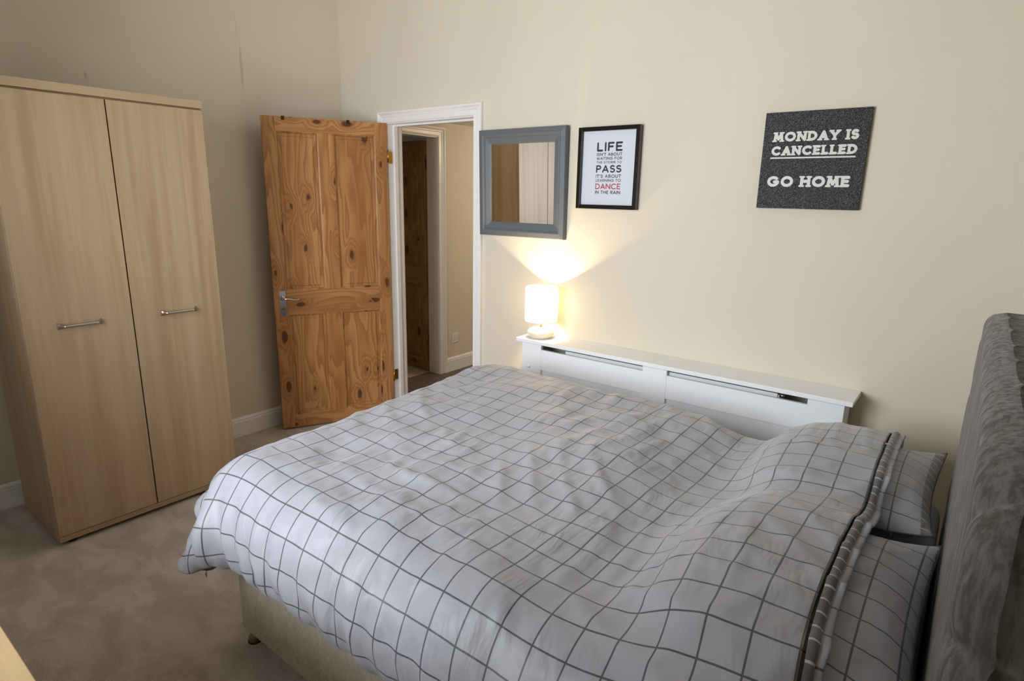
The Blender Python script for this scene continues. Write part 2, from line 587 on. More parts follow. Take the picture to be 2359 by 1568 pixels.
GLYPH = {
    'A': (0.74, [[(0, 0), (0.37, 1), (0.74, 0)], [(0.13, 0.3), (0.61, 0.3)]], [(0, 0), (0.74, 0)]),
    'B': (0.58, [[(0, 0), (0, 1), (0.26, 1)] + arc(0.26, 0.76, 0.24, 0.24, 90, -90) + [(0, 0.52)],
                 [(0, 0.52), (0.29, 0.52)] + arc(0.29, 0.26, 0.27, 0.26, 90, -90) + [(0, 0)]], []),
    'C': (0.84, [arc(0.48, 0.5, 0.48, 0.5, 48, 312, 26)], []),
    'D': (0.74, [[(0, 0), (0, 1), (0.24, 1)] + arc(0.24, 0.5, 0.5, 0.5, 90, -90, 22) + [(0, 0)]], [(0, 0), (0, 1)]),
    'E': (0.52, [[(0.52, 1), (0, 1), (0, 0), (0.52, 0)], [(0, 0.52), (0.44, 0.52)]], [(0, 0), (0, 1)]),
    'F': (0.5, [[(0.5, 1), (0, 1), (0, 0)], [(0, 0.52), (0.42, 0.52)]], [(0, 0)]),
    'G': (0.94, [arc(0.48, 0.5, 0.48, 0.5, 46, 350, 28) + [(0.95, 0.46), (0.6, 0.46)]], []),
    'H': (0.7, [[(0, 0), (0, 1)], [(0.7, 0), (0.7, 1)], [(0, 0.52), (0.7, 0.52)]], [(0, 0), (0, 1), (0.7, 0), (0.7, 1)]),
    'I': (0.0, [[(0, 0), (0, 1)]], [(0, 0), (0, 1)]),
    'L': (0.48, [[(0, 1), (0, 0), (0.48, 0)]], [(0, 1), (0, 0)]),
    'M': (0.86, [[(0, 0), (0.1, 1), (0.43, 0.18), (0.76, 1), (0.86, 0)]], [(0, 0), (0.86, 0), (0.06, 1), (0.8, 1)]),
    'N': (0.74, [[(0, 0), (0, 1), (0.74, 0), (0.74, 1)]], [(0, 0), (0.74, 1), (0, 1)]),
    'O': (0.96, [arc(0.48, 0.5, 0.48, 0.5, 0, 360, 36)], []),
    'P': (0.54, [[(0, 0), (0, 1), (0.28, 1)] + arc(0.28, 0.74, 0.26, 0.26, 90, -90) + [(0, 0.48)]], []),
    'R': (0.56, [[(0, 0), (0, 1), (0.28, 1)] + arc(0.28, 0.74, 0.26, 0.26, 90, -90) + [(0, 0.48)], [(0.22, 0.48), (0.56, 0)]], []),
    'S': (0.54, [arc(0.27, 0.75, 0.25, 0.25, 40, 235, 16) + arc(0.27, 0.26, 0.27, 0.26, 70, -145, 18)], []),
    'T': (0.6, [[(0, 1), (0.6, 1)], [(0.3, 1), (0.3, 0)]], []),
    'U': (0.66, [[(0, 1), (0, 0.33)] + arc(0.33, 0.33, 0.33, 0.33, 180, 360) + [(0.66, 1)]], []),
    'W': (1.08, [[(0, 1), (0.27, 0), (0.54, 0.9), (0.81, 0), (1.08, 1)]], []),
    'Y': (0.76, [[(0, 1), (0.38, 0.46), (0.76, 1)], [(0.38, 0.46), (0.38, 0)]], [(0, 1), (0.76, 1), (0.38, 0)]),
    "'": (0.0, [[(0, 1), (0, 0.74)]], []),
}


def lettering(name, text, x0, x1, z0, z1, y, hw, mat, parent, serif=0.0, gap=0.26, space=0.55):
    """flat letters on a vertical plane facing -y, fitted into the rectangle; hw = half stroke width relative to cap height"""
    h = z1 - z0
    pos, x, wi = [], 0.0, 0
    for ch in text:
        if ch == ' ':
            x += space
            wi += 1
            continue
        g = GLYPH[ch]
        pos.append((ch, x, wi))
        x += g[0] + 2 * hw + gap
    tot = x - gap - 2 * hw
    W = x1 - x0
    H = h - 2 * hw * h
    sx = (W - 2 * hw * h) / tot
    vs, fs = [], []

    def seg(p, q, w):
        d = Vector((q[0] - p[0], q[1] - p[1]))
        if d.length < 1e-7:
            return
        n = Vector((-d.y, d.x)).normalized() * w
        b = len(vs)
        for a in (p, q):
            for s in (-1, 1):
                vs.append((a[0] + s * n.x, y, a[1] + s * n.y))
        lift(b)
        fs.append((b, b + 1, b + 3, b + 2))

    def lift(b):
        e = 4e-6 * len(fs)
        for i in range(b, len(vs)):
            vs[i] = (vs[i][0], vs[i][1] - e, vs[i][2])

    def disc(p, w, k=10):
        b = len(vs)
        for i in range(k):
            a = 2 * math.pi * i / k
            vs.append((p[0] + w * math.cos(a), y, p[1] + w * math.sin(a)))
        lift(b)
        fs.append(tuple(range(b, b + k)))

    out, word = [], 0
    for ch, ox, wi in pos:
        if wi != word:
            out.append(mesh(name, vs, fs, mat, parent))
            vs.clear()
            fs.clear()
            word = wi
        wdt, strokes, ser = GLYPH[ch]
        T = lambda p: (x0 + hw * h + (ox + p[0]) * sx, z0 + hw * h + p[1] * H)
        for st in strokes:
            pp = [T(p) for p in st]
            for p, q in zip(pp, pp[1:]):
                seg(p, q, hw * h)
            for p in pp:
                disc(p, hw * h)
        if serif:
            for p in ser:
                c = T(p)
                off = (hw - serif) * h * (-1 if p[1] < 0.5 else 1)
                l, r_ = (c[0] - h * 0.17, c[1] + off), (c[0] + h * 0.17, c[1] + off)
                seg(l, r_, serif * h)
                disc(l, serif * h)
                disc(r_, serif * h)
    out.append(mesh(name, vs, fs, mat, parent))
    return out


# ================================================================== THE ROOM
XR, YN, HC = 3.86, -3.06, 3.0
T = 0.12
HO = 1.985          # door opening height
OX0, OX1 = 0.462, 1.205


def wall_with_holes(name, axis, at, thick, a0, a1, z0, z1, holes, mat):
    """slab wall; axis 'x' means the wall plane is x=at; holes are (a0,a1,z0,z1)"""
    As = sorted({a0, a1, *[h[0] for h in holes], *[h[1] for h in holes]})
    Zs = sorted({z0, z1, *[h[2] for h in holes], *[h[3] for h in holes]})
    bm = bmesh.new()
    cell = {}
    for i in range(len(As) - 1):
        for j in range(len(Zs) - 1):
            ca, cz = (As[i] + As[i + 1]) / 2, (Zs[j] + Zs[j + 1]) / 2
            cell[i, j] = not any(h[0] < ca < h[1] and h[2] < cz < h[3] for h in holes)
    P = lambda a, z, d: (at + d, a, z) if axis == 'x' else (a, at + d, z)
    cache = {}

    def V(a, z, d):
        k = (round(a, 5), round(z, 5), d)
        if k not in cache:
            cache[k] = bm.verts.new(P(a, z, d))
        return cache[k]
    for (i, j), solid in cell.items():
        if not solid:
            continue
        A0, A1, Z0, Z1 = As[i], As[i + 1], Zs[j], Zs[j + 1]
        for d in (0, thick):
            bm.faces.new([V(A0, Z0, d), V(A1, Z0, d), V(A1, Z1, d), V(A0, Z1, d)])
        for di, dj, p, q in ((-1, 0, (A0, Z0), (A0, Z1)), (1, 0, (A1, Z0), (A1, Z1)), (0, -1, (A0, Z0), (A1, Z0)), (0, 1, (A0, Z1), (A1, Z1))):
            if not cell.get((i + di, j + dj), False):
                bm.faces.new([V(*p, 0), V(*q, 0), V(*q, thick), V(*p, thick)])
    return bm_obj(name, bm, mat)


S = 'structure'
tag(box('floor', (-T, YN - T, -0.05), (XR + T, 0.03, 0.0), M['carpet']), 'beige cut-pile carpet floor of the bedroom', kind=S)
tag(box('ceiling', (-T, YN - T, HC), (XR + T, T, HC + 0.08), M['ceiling']), 'white painted bedroom ceiling', kind=S)
tag(wall_with_holes('wall_left', 'x', 0.0, -T, YN, 0.0, 0.0, HC, [], M['wall_left']),
    'cream painted wall behind the wardrobe with faint marks', kind=S)
tag(wall_with_holes('wall_back', 'y', 0.0, T, -T, XR + T, 0.0, HC, [(OX0 - 0.025, OX1 + 0.025, 0.0, HO + 0.025)], M['wall']),
    'cream painted wall with the doorway, mirror and pictures', kind=S)
tag(wall_with_holes('wall_right', 'x', XR, T, YN, 0.0, 0.0, HC, [], M['wall']), 'cream painted wall behind the headboard', kind=S)
tag(wall_with_holes('wall_front', 'y', YN, -T, -T, XR + T, 0.0, HC, [(1.25, 2.65, 0.9, 2.25)], M['wall']),
    'cream painted window wall opposite the doorway', kind=S)

# window in the wall behind the camera: frame, mullion, transom, panes
w = empty('window_1', (1.95, YN - 0.06, 0.9))
tag(w, 'white framed window opposite the doorway wall', kind=S)
for nm, lo, hi in (('window_sill', (-0.76, -0.06, -0.03), (0.76, 0.10, 0.0)),
                   ('window_frame', (-0.70, -0.03, 0.0), (-0.65, 0.03, 1.35)), ('window_frame', (0.65, -0.03, 0.0), (0.70, 0.03, 1.35)),
                   ('window_frame', (-0.65, -0.03, 1.30), (0.65, 0.03, 1.35)), ('window_frame', (-0.65, -0.03, 0.0), (0.65, 0.03, 0.05)),
                   ('window_mullion', (-0.025, -0.025, 0.05), (0.025, 0.025, 1.30))):
    box(nm, lo, hi, M['white'], w, 0.004)
for x0, x1 in ((-0.65, -0.025), (0.025, 0.65)):
    box('pane', (x0, -0.003, 0.05), (x1, 0.003, 1.30), M['pane'], w)

# skirting boards with a moulded top
SK = [(0, 0), (0.018, 0), (0.018, 0.098), (0.0145, 0.104), (0.0155, 0.110), (0.010, 0.119), (0.004, 0.125), (0, 0.125)]


def skirting(name, axis, at, sgn, a0, a1, label, mat=None):
    if axis == 'x':
        o = prism(name, [(at + sgn * p, q) for p, q in SK], 'y', a0, a1, mat or M['white'])
    else:
        o = prism(name, [(at + sgn * p, q) for p, q in SK], 'x', a0, a1, mat or M['white'])
    return tag(o, label, kind=S)


skirting('baseboard_left', 'x', 0.0, 1, YN, -0.02, 'white moulded skirting board along the wardrobe wall')
skirting('baseboard_back', 'y', 0.0, -1, 1.275, XR, 'white moulded skirting board behind the radiator cover')
skirting('baseboard_right', 'x', XR, -1, YN, -0.02, 'white skirting board behind the headboard')
skirting('baseboard_front', 'y', YN, 1, 0.02, XR - 0.02, 'white skirting board below the window')


# door casing: lining, stops and a moulded architrave
def casing(name, label, frame, x0, x1, ztop, depth, sides=('front',), aw=0.085, stop_at=None, lint_mat=None):
    """frame: function mapping local (x across opening, y depth into wall, z) to world"""
    root = empty(name)
    tag(root, label, kind=S)

    def lb(nm, lo, hi, mat=M['white'], bev=0.002):
        bm = bmesh.new()
        add_box(bm, lo, hi, bev)
        for v in bm.verts:
            v.co = frame(v.co)
        return bm_obj(nm, bm, mat, root)
    lb('lining', (x0 - 0.025, 0, 0), (x0, depth, ztop))
    lb('lining', (x1, 0, 0), (x1 + 0.025, depth, ztop))
    lb('lining', (x0 - 0.025, 0, ztop), (x1 + 0.025, depth, ztop + 0.025), lint_mat or M['white'])
    if stop_at:
        s0, s1 = stop_at
        lb('door_stop', (x0, s0, 0), (x0 + 0.013, s1, ztop))
        lb('door_stop', (x1 - 0.013, s0, 0), (x1, s1, ztop))
        lb('door_stop', (x0 + 0.013, s0, ztop - 0.013), (x1 - 0.013, s1, ztop), lint_mat or M['white'])
    # architrave profile: (distance from inner edge, thickness)
    prof = [(0.0, 0.0), (0.0, 0.010), (0.006, 0.014), (0.012, 0.013), (0.016, 0.009), (0.040, 0.010), (0.046, 0.015), (0.052, 0.0155),
            (0.057, 0.012), (0.062, 0.018), (0.070, 0.024), (0.080, 0.024), (0.085, 0.020), (0.085, 0.0)]
    prof = [(p * aw / 0.085, q) for p, q in prof]
    sg = -1
    e = 0.006
    for side in sides:
        yb = 0.0 if side == 'front' else depth
        sy = -1 if side == 'front' else 1
        # mitred U of three lengths, each a part of its own
        xi0, xi1, zi = x0 - e, x1 + e, ztop + e
        runs = [((lambda d: (xi0 - d, 0.0)), (lambda d: (xi0 - d, zi + d))), ((lambda d: (xi0 - d, zi + d)), (lambda d: (xi1 + d, zi + d))),
                ((lambda d: (xi1 + d, zi + d)), (lambda d: (xi1 + d, 0.0)))]
        for fa, fb in runs:
            bm = bmesh.new()
            n = len(prof)
            ring = []
            for f in (fa, fb):
                for d, th in prof:
                    x_, z_ = f(d)
                    ring.append(bm.verts.new(frame(Vector((x_, yb + sy * th, z_)))))
            bm.faces.new(ring[:n])
            bm.faces.new(list(reversed(ring[n:])))
            for i in range(n):
                bm.faces.new([ring[i], ring[(i + 1) % n], ring[n + (i + 1) % n], ring[n + i]])
            bm_obj('architrave', bm, M['white'], root)
    return root


tr1 = casing('trim_1', 'white moulded architrave and lining around the bedroom doorway', lambda c: Vector(c), OX0, OX1, HO, T,
             ('front', 'back'), 0.068, (0.045, 0.075))
box('strike_plate', (OX1 - 0.0015, 0.006, 0.845), (OX1 + 0.0005, 0.030, 0.955), M['darksteel'], tr1)
# brass hinge leaves left on the lining at the open door
for z0 in (1.74, 0.26):
    box('hinge_leaf', (OX0 - 0.001, 0.004, z0), (OX0 + 0.0015, 0.034, z0 + 0.075), M['brass'], tr1)


# ------------------------------------------------------------------ four-panel pine door
def pine_door(name, label, loc, rz, w, h, mv, mh, handle=True, knots=True, th=0.040):
    """local: x from hinge (0) to free edge (w), face seen = y 0, back = y -th"""
    r = empty(name, loc, rz)
    tag(r, label, kind=S)
    sc = w / 0.75
    X = [0.0, 0.077 * sc, 0.334 * sc, 0.429 * sc, 0.674 * sc, w]
    zb, zl0, zl1, zt = 0.088, 0.768, 0.925, 1.895

    def board(nm, x0, x1, z0, z1, mat, y0=-th, y1=0.0, bev=0.002):
        cx, cz = (x0 + x1) / 2, (z0 + z1) / 2
        o = box(nm, (x0 - cx, y0, z0 - cz), (x1 - cx, y1, z1 - cz), mat, r, bev)
        o.location = (cx, 0, cz)
        return o
    board('stile', X[0], X[1], 0, h, mv)
    board('stile', X[4], X[5], 0, h, mv)
    board('muntin', X[2], X[3], zb, zl0, mv)
    board('muntin', X[2], X[3], zl1, zt, mv)
    board('bottom_rail', X[1], X[4], 0, zb, mh)
    board('lock_rail', X[1], X[4], zl0, zl1, mh)
    board('top_rail', X[1], X[4], zt, h, mh)
    for (x0, x1) in ((X[1], X[2]), (X[3], X[4])):
        for (z0, z1) in ((zb, zl0), (zl1, zt)):
            # sunk panel with a raised field, both faces
            cx, cz = (x0 + x1) / 2, (z0 + z1) / 2
            bm = bmesh.new()
            hx, hz = (x1 - x0) / 2 , (z1 - z0) / 2
            for s, y_edge, y_field in ((1, -0.013, -0.0075), (-1, -th + 0.013, -th + 0.0075)):
                rings = []
                for (ix, y) in ((0.0, y_edge), (0.027, y_edge), (0.031, y_field)):
                    rings.append([bm.verts.new((sx * (hx - ix), y, sz * (hz - ix))) for sx, sz in ((-1, -1), (1, -1), (1, 1), (-1, 1))])
                for a, b in zip(rings, rings[1:]):
                    for k in range(4):
                        bm.faces.new([a[k], a[(k + 1) % 4], b[(k + 1) % 4], b[k]])
                bm.faces.new(rings[-1])
            o = bm_obj('panel', bm, mv, r)
            o.location = (cx, 0, cz)
            # quarter-round moulding strip around the panel opening
            bm = bmesh.new()
            prof = [(0.0, -0.001), (0.004, -0.0025), (0.008, -0.006), (0.011, -0.0125), (0.0, -0.0125)]
            n = len(prof)
            cs = []
            for sx, sz in ((-1, -1), (1, -1), (1, 1), (-1, 1)):
                cs.append([bm.verts.new((sx * (hx - d), y, sz * (hz - d))) for d, y in prof])
            for k in range(4):
                a, b = cs[k], cs[(k + 1) % 4]
                for i in range(n):
                    bm.faces.new([a[i], a[(i + 1) % n], b[(i + 1) % n], b[i]])
            mo = bm_obj('panel_moulding', bm, mv, r)
            mo.location = (cx, 0, cz)
    for z0 in (1.735, 0.25):
        hg = tube('hinge', [(-0.004, 0.004, z0), (-0.004, 0.004, z0 + 0.08)], 0.0055, M['brass'], r, 10)
        box('hinge_leaf', (-0.002, -0.028, z0 + 0.002), (0.0, 0.002, z0 + 0.078), M['brass'], hg)
    if handle:
        hp = box('handle_plate', (0.678, 0.0, 0.762), (0.718, 0.0035, 0.925), M['chrome'], r, 0.0015)
        for sx in (0.683, 0.713):
            for z in (0.767, 0.920):
                lathe('screw', [(0.0035, 0.0), (0.0035, 0.0008), (0.002, 0.0016), (0.0, 0.0018)], M['chrome'], hp, 12).matrix_local = \
                    Matrix.Translation((sx, 0.0035, z)) @ Matrix.Rotation(-math.pi / 2, 4, 'X')
        pl = [(0.698, 0.0035, 0.881), (0.698, 0.030, 0.881), (0.698, 0.044, 0.881), (0.690, 0.050, 0.881), (0.665, 0.052, 0.879),
              (0.640, 0.052, 0.873), (0.622, 0.052, 0.870), (0.611, 0.052, 0.873), (0.606, 0.052, 0.880)]
        tube('lever', pl, [0.010, 0.0085, 0.0085, 0.0085, 0.0075, 0.0065, 0.006, 0.0062, 0.0065], M['chrome'], r, 14)
        lathe('rose', [(0.017, 0.0), (0.017, 0.004), (0.012, 0.009), (0.0, 0.010)], M['chrome'], hp, 24).matrix_local = \
            Matrix.Translation((0.698, 0.0035, 0.881)) @ Matrix.Rotation(-math.pi / 2, 4, 'X')
        ky = lathe('keyhole_escutcheon', [(0.010, 0.0), (0.010, 0.002), (0.006, 0.0032), (0.0, 0.0032)], M['brass'], hp, 20)
        ky.matrix_local = Matrix.Translation((0.698, 0.0035, 0.815)) @ Matrix.Rotation(-math.pi / 2, 4, 'X')
        box('latch', (w - 0.001, -0.027, 0.872), (w + 0.009, -0.012, 0.890), M['brass'], r, 0.002)
    return r


d1 = pine_door('door_1', 'waxed knotty pine four-panel door standing open with chrome lever handle', (0.475, -0.02, 0.01),
               math.radians(-117.38), 0.75, 1.978, M['pine_v'], M['pine_h'])
# two black over-door hook straps
for i, x in enumerate((0.626, 0.241)):
    hk = empty('over_door_hook', d1.matrix_basis @ Vector((x, 0, 1.978)), math.radians(-117.38))
    bm = bmesh.new()
    add_box(bm, (-0.0095, 0.0, -0.020), (0.0095, 0.0022, 0.0024), 0.0006)
    bm_obj('front_tab', bm, M['black'], hk)
    box('top_strap', (-0.0095, -0.042, 0.0005), (0.0095, 0.0022, 0.0026), M['black'], hk)
    box('back_strap', (-0.0095, -0.0435, -0.12), (0.0095, -0.0412, 0.0026), M['black'], hk)
    tube('hook', [(0, -0.043, -0.10), (0, -0.058, -0.118), (0, -0.075, -0.112), (0, -0.080, -0.095)], 0.004, M['black'], hk)
    tag(hk, ('black metal hook clipped over the open pine door near its handle edge', 'black metal hook clipped over the open pine door near its hinge edge')[i], 'hook', 'over-door hooks on the pine door')

# ------------------------------------------------------------------ hallway beyond
HT = 2.118
tag(box('floor_hall', (-T, 0.03, -0.05), (2.2, 2.6, 0.0), M['carpet_dark']), 'dark brown carpet of the hallway', kind=S)
tag(box('floor_side_room', (-1.6, -0.1 + T + 0.02, -0.05), (-T, 2.0, 0.001), M['carpet_pale']), 'pale carpet of the room across the hallway', kind=S)
tag(wall_with_holes('wall_hall', 'x', 0.0, -T, T, 2.6, 0.0, HT + 0.4, [(0.12 + 0.03, 0.915 + 0.025, 0.0, 2.02)], M['hallwall']),
    'cream hallway wall with a second doorway', kind=S)
tag(wall_with_holes('wall_hall_end', 'y', 2.6, T, -1.7, 2.3, 0.0, HT + 0.4, [], M['hallwall']), 'hallway end wall', kind=S)
tag(wall_with_holes('wall_hall_side', 'x', 2.2, T, T, 2.6, 0.0, HT + 0.4, [], M['hallwall']), 'hallway side wall', kind=S)
tag(box('ceiling_hall', (-T, T, HT), (2.3, 2.7, HT + 0.06), M['hallceil']), 'low hallway ceiling', kind=S)
tag(box('ceiling_side_room', (-1.7, 0.0, 2.4), (-T, 2.7, 2.46), M['ceiling']), 'ceiling of the room across the hallway', kind=S)
tag(wall_with_holes('wall_side_room', 'x', -1.6, -T, 0.0, 2.6, 0.0, 2.4, [], M['hallwall']), 'far wall of the room across the hallway', kind=S)
tag(wall_with_holes('wall_side_room_end', 'y', 0.06, -T, -1.7, -T, 0.0, 2.4, [], M['hallwall']), 'end wall of the room across the hallway', kind=S)
skirting('baseboard_hall', 'x', 0.0, 1, 1.0, 2.6, 'cream skirting board along the hallway wall')
casing('trim_2', 'white architrave and lining of the doorway across the hall', lambda c: Vector((-c[1], c[0], c[2])), 0.175, 0.915, 1.995, T,
       ('front',), 0.078, None)
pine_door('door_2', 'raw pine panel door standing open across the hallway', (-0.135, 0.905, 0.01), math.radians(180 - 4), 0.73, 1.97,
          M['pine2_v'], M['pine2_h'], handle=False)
so = empty('wall_socket', (0.0, 1.123, 0.255))
box('face_plate', (0.0, -0.043, 0.0), (0.009, 0.043, 0.086), M['socket'], so, 0.003)
for dy in (-0.022, 0.022):
    box('switch', (0.009, dy - 0.005, 0.062), (0.012, dy + 0.005, 0.076), M['socket'], so, 0.001)
    for py, pz in ((0, 0.044), (-0.008, 0.026), (0.008, 0.026)):
        box('pin_hole', (0.0085, dy + py - 0.0025, pz - 0.004), (0.0093, dy + py + 0.0025, pz + 0.004), M['black'], so)
tag(so, 'white double wall socket above the hallway skirting', 'socket')
# the hallway's own ceiling lamp (a flush glass bowl out of sight above the doorway)
hl = empty('hall_ceiling_lamp', (1.2, 1.9, HT))
lathe('ceiling_plate', [(0.10, 0.0), (0.10, -0.02), (0.085, -0.025)], M['white'], hl, 24)
lathe('glass_bowl', [(0.085, -0.025), (0.08, -0.05), (0.055, -0.08), (0.0, -0.09)], M['shade'], hl, 24)
tag(hl, 'flush ceiling lamp with a glass bowl in the hallway', 'lamp')
light('hall_lamp_offscreen', 'POINT', (1.2, 1.9, HT - 0.13), 26, (1.0, 0.80, 0.58), shadow_soft_size=0.06)

# ================================================================== WARDROBE
WX, WY0, WY1, WH, WD = 0.612, -2.073, -1.262, 1.944, 0.50
wr = empty('wardrobe', (WX - WD / 2, (WY0 + WY1) / 2, 0.0))
hw_, hd_ = (WY1 - WY0) / 2, WD / 2
dt = 0.018
box('side_panel', (-hd_, -hw_, 0.022), (hd_ - dt - 0.002, -hw_ + 0.016, WH - 0.025), M['oak'], wr, 0.001)
box('side_panel', (-hd_, hw_ - 0.016, 0.022), (hd_ - dt - 0.002, hw_, WH - 0.025), M['oak'], wr, 0.001)
box('back_panel', (-hd_, -hw_ + 0.016, 0.022), (-hd_ + 0.004, hw_ - 0.016, WH - 0.025), M['oak'], wr)
box('base_panel', (-hd_ + 0.004, -hw_ + 0.016, 0.030), (hd_ - dt - 0.004, hw_ - 0.016, 0.048), M['oak_h'], wr)
box('plinth_strip', (hd_ - dt - 0.002, -hw_, 0.022), (hd_, hw_, 0.046), M['oak_h'], wr, 0.001)
box('top_panel', (-hd_, -hw_ - 0.004, WH - 0.022), (hd_ + 0.004, hw_ + 0.001, WH + 0.012), M['oak_h'], wr, 0.0015)
box('top_rail', (hd_ - dt - 0.004, -hw_ + 0.016, WH - 0.06), (hd_ - dt - 0.002, hw_ - 0.016, WH - 0.022), M['oak_h'], wr)
box('corner_block', (hd_ - 0.03, hw_ - 0.002, WH - 0.045), (hd_ - 0.006, hw_ + 0.004, WH - 0.024), M['oak_h'], wr, 0.001)


def bow_handle(parent, x, yc, z):
    n = 28
    L = 0.082
    vs, fs = [], []
    for i in range(n + 1):
        u = -1 + 2 * i / n
        f = min(1.0, (1 - abs(u)) / 0.30)
        f = f * f * (3 - 2 * f)
        off = 0.0005 + 0.024 * f + 0.002 * (1 - u * u)
        hz = 0.0135 - 0.0070 * f
        thk = 0.0035 + 0.003 * f
        yy = yc + L * u
        for dx, dz in ((0, -hz), (thk * 0.6, -hz * 0.8), (thk, 0), (thk * 0.6, hz * 0.8), (0, hz)):
            vs.append((x + off + dx, yy, z + dz))
        if i:
            b, a = i * 5, (i - 1) * 5
            for k in range(5):
                fs.append((a + k, a + (k + 1) % 5, b + (k + 1) % 5, b + k))
    fs.append((4, 3, 2, 1, 0))
    fs.append(tuple(n * 5 + k for k in range(5)))
    bm = bmesh.new()
    bv = [bm.verts.new(v) for v in vs]
    for f in fs:
        bm.faces.new([bv[i] for i in f])
    return bm_obj('handle', bm, M['nickel'], parent, True)


for k, (y0, y1, hy) in enumerate(((-hw_ + 0.001, -0.003, -1.8765), (0.003, hw_ - 0.001, -1.469))):
    d = box('door', (hd_ - dt, y0, 0.049), (hd_, y1, WH - 0.030), M['oak'], wr, 0.0012)
    h = bow_handle(d, hd_, hy - (WY0 + WY1) / 2, 0.983)
    h['label'] = 'curved brushed nickel bow handle'
for sx in (-1, 1):
    for sy in (-1, 1):
        f = lathe('foot', [(0.021, 0.0), (0.023, 0.004), (0.020, 0.010), (0.016, 0.014), (0.016, 0.030)], M['black'], wr, 20,
                  (sx * (hd_ - 0.045), sy * (hw_ - 0.055), 0.0))
        f['label'] = 'black plastic adjustable foot'
tag(wr, 'tall light oak-effect double wardrobe with two nickel bow handles', 'wardrobe')

# ================================================================== MIRROR
MX0, MX1, MZ0, MZ1 = 1.2805, 1.864, 1.3287, 1.9044
mr = empty('wall_mirror', ((MX0 + MX1) / 2, 0.0, MZ0))
prof = [(0.0, 0.0), (0.0, -0.026), (0.003, -0.030), (0.028, -0.033), (0.034, -0.031), (0.040, -0.0245), (0.046, -0.025), (0.070, -0.0185),
        (0.076, -0.015), (0.079, -0.009), (0.079, 0.0)]
mr.rotation_euler.x = math.radians(1.4)
hxm, hzm = (MX1 - MX0) / 2, (MZ1 - MZ0)
for k, (A, B) in enumerate((((-1, 0), (1, 0)), ((1, 0), (1, 1)), ((1, 1), (-1, 1)), ((-1, 1), (-1, 0)))):
    bm = bmesh.new()
    n = len(prof)
    ring = []
    for (sx, sz) in (A, B):
        for d_, y in prof:
            ring.append(bm.verts.new((sx * (hxm - d_), y, d_ if sz == 0 else hzm - d_)))
    bm.faces.new(ring[:n])
    bm.faces.new(list(reversed(ring[n:])))
    for i in range(n):
        bm.faces.new([ring[i], ring[(i + 1) % n], ring[n + (i + 1) % n], ring[n + i]])
    bm_obj('frame_side', bm, M['greyframe'], mr)
box('mirror_glass', (-hxm + 0.070, -0.012, 0.070), (hxm - 0.070, -0.004, hzm - 0.070), M['mirror'], mr)
tag(mr, 'square mirror in a wide grey painted wooden frame beside the doorway', 'mirror')

# ================================================================== FRAMED PRINT
PX0, PX1, PZ0, PZ1 = 1.934, 2.2706, 1.4955, 1.8879
pf = empty('framed_print', ((PX0 + PX1) / 2, 0.0, PZ0))
hx, hz = (PX1 - PX0) / 2, PZ1 - PZ0
for nm, lo, hi in (('frame_side', (-hx, -0.034, 0), (-hx + 0.0195, 0, hz)), ('frame_side', (hx - 0.0195, -0.034, 0), (hx, 0, hz)),
                   ('frame_side', (-hx + 0.0195, -0.034, 0), (hx - 0.0195, 0, 0.0195)), ('frame_side', (-hx + 0.0195, -0.034, hz - 0.0195), (hx - 0.0195, 0, hz))):
    box(nm, lo, hi, M['blackgloss'], pf, 0.0012)
pr = box('print', (-hx + 0.019, -0.014, 0.019), (hx - 0.019, -0.008, hz - 0.019), M['paper'], pf)
pr['label'] = 'white print with black and red lettering'
for txt, z0, z1, wt, red in (('LIFE', 1.772, 1.816, 0.105, 0), ("ISN'T ABOUT", 1.7508, 1.7655, 0.088, 0), ('WAITING FOR', 1.7322, 1.7459, 0.085, 0),
                             ('THE STORM TO', 1.715, 1.726, 0.085, 0), ('PASS', 1.6709, 1.707, 0.096, 0), ("IT'S ABOUT", 1.6463, 1.6623, 0.088, 0),
                             ('LEARNING TO', 1.6275, 1.6405, 0.085, 0), ('DANCE', 1.5915, 1.6190, 0.080, 1), ('IN THE RAIN', 1.5684, 1.585, 0.088, 0)):
    for o in lettering('lettering', txt, 2.0335 - pf.location.x, 2.1745 - pf.location.x, z0 - PZ0, z1 - PZ0, -0.0144, wt, M['red' if red else 'ink'], pr,
                  gap=0.13 if len(txt) < 7 else 0.16, space=0.5):
        o['label'] = ('red' if red else 'black') + ' capital letters'
box('glass', (-hx + 0.019, -0.026, 0.019), (hx - 0.019, -0.024, hz - 0.019), M['pane'], pf)
tag(pf, 'black framed print of a saying about dancing in the rain', 'picture')

# ================================================================== GLITTER SIGN
SX0, SX1, SZ0, SZ1 = 2.8301, 3.2157, 1.5216, 1.9022
sg = empty('wall_sign', ((SX0 + SX1) / 2, 0.0, SZ0))
hx, hz = (SX1 - SX0) / 2, SZ1 - SZ0
box('board', (-hx, -0.020, 0), (hx, 0, hz), M['glitter'], sg, 0.001)
cx = sg.location.x
for txt, x0, x1, z0, z1 in (('MONDAY IS', 2.8695, 3.1822, 1.787, 1.825), ('CANCELLED', 2.8675, 3.1826, 1.733, 1.770), ('GO HOME', 2.864, 3.173, 1.6085, 1.6515)):
    for o in lettering('lettering', txt, x0 - cx, x1 - cx, z0 - SZ0, z1 - SZ0, -0.0206, 0.138, M['cut'], sg, serif=0.085, gap=0.20, space=0.55):
        o['label'] = 'pale grey rounded slab letters'
box('underline', (2.865 - cx, -0.0208, 1.7205 - SZ0), (3.1795 - cx, -0.0200, 1.7262 - SZ0), M['cut'], sg)
tag(sg, 'black glitter sign with pale capital letters hung above the radiator cover', 'sign')

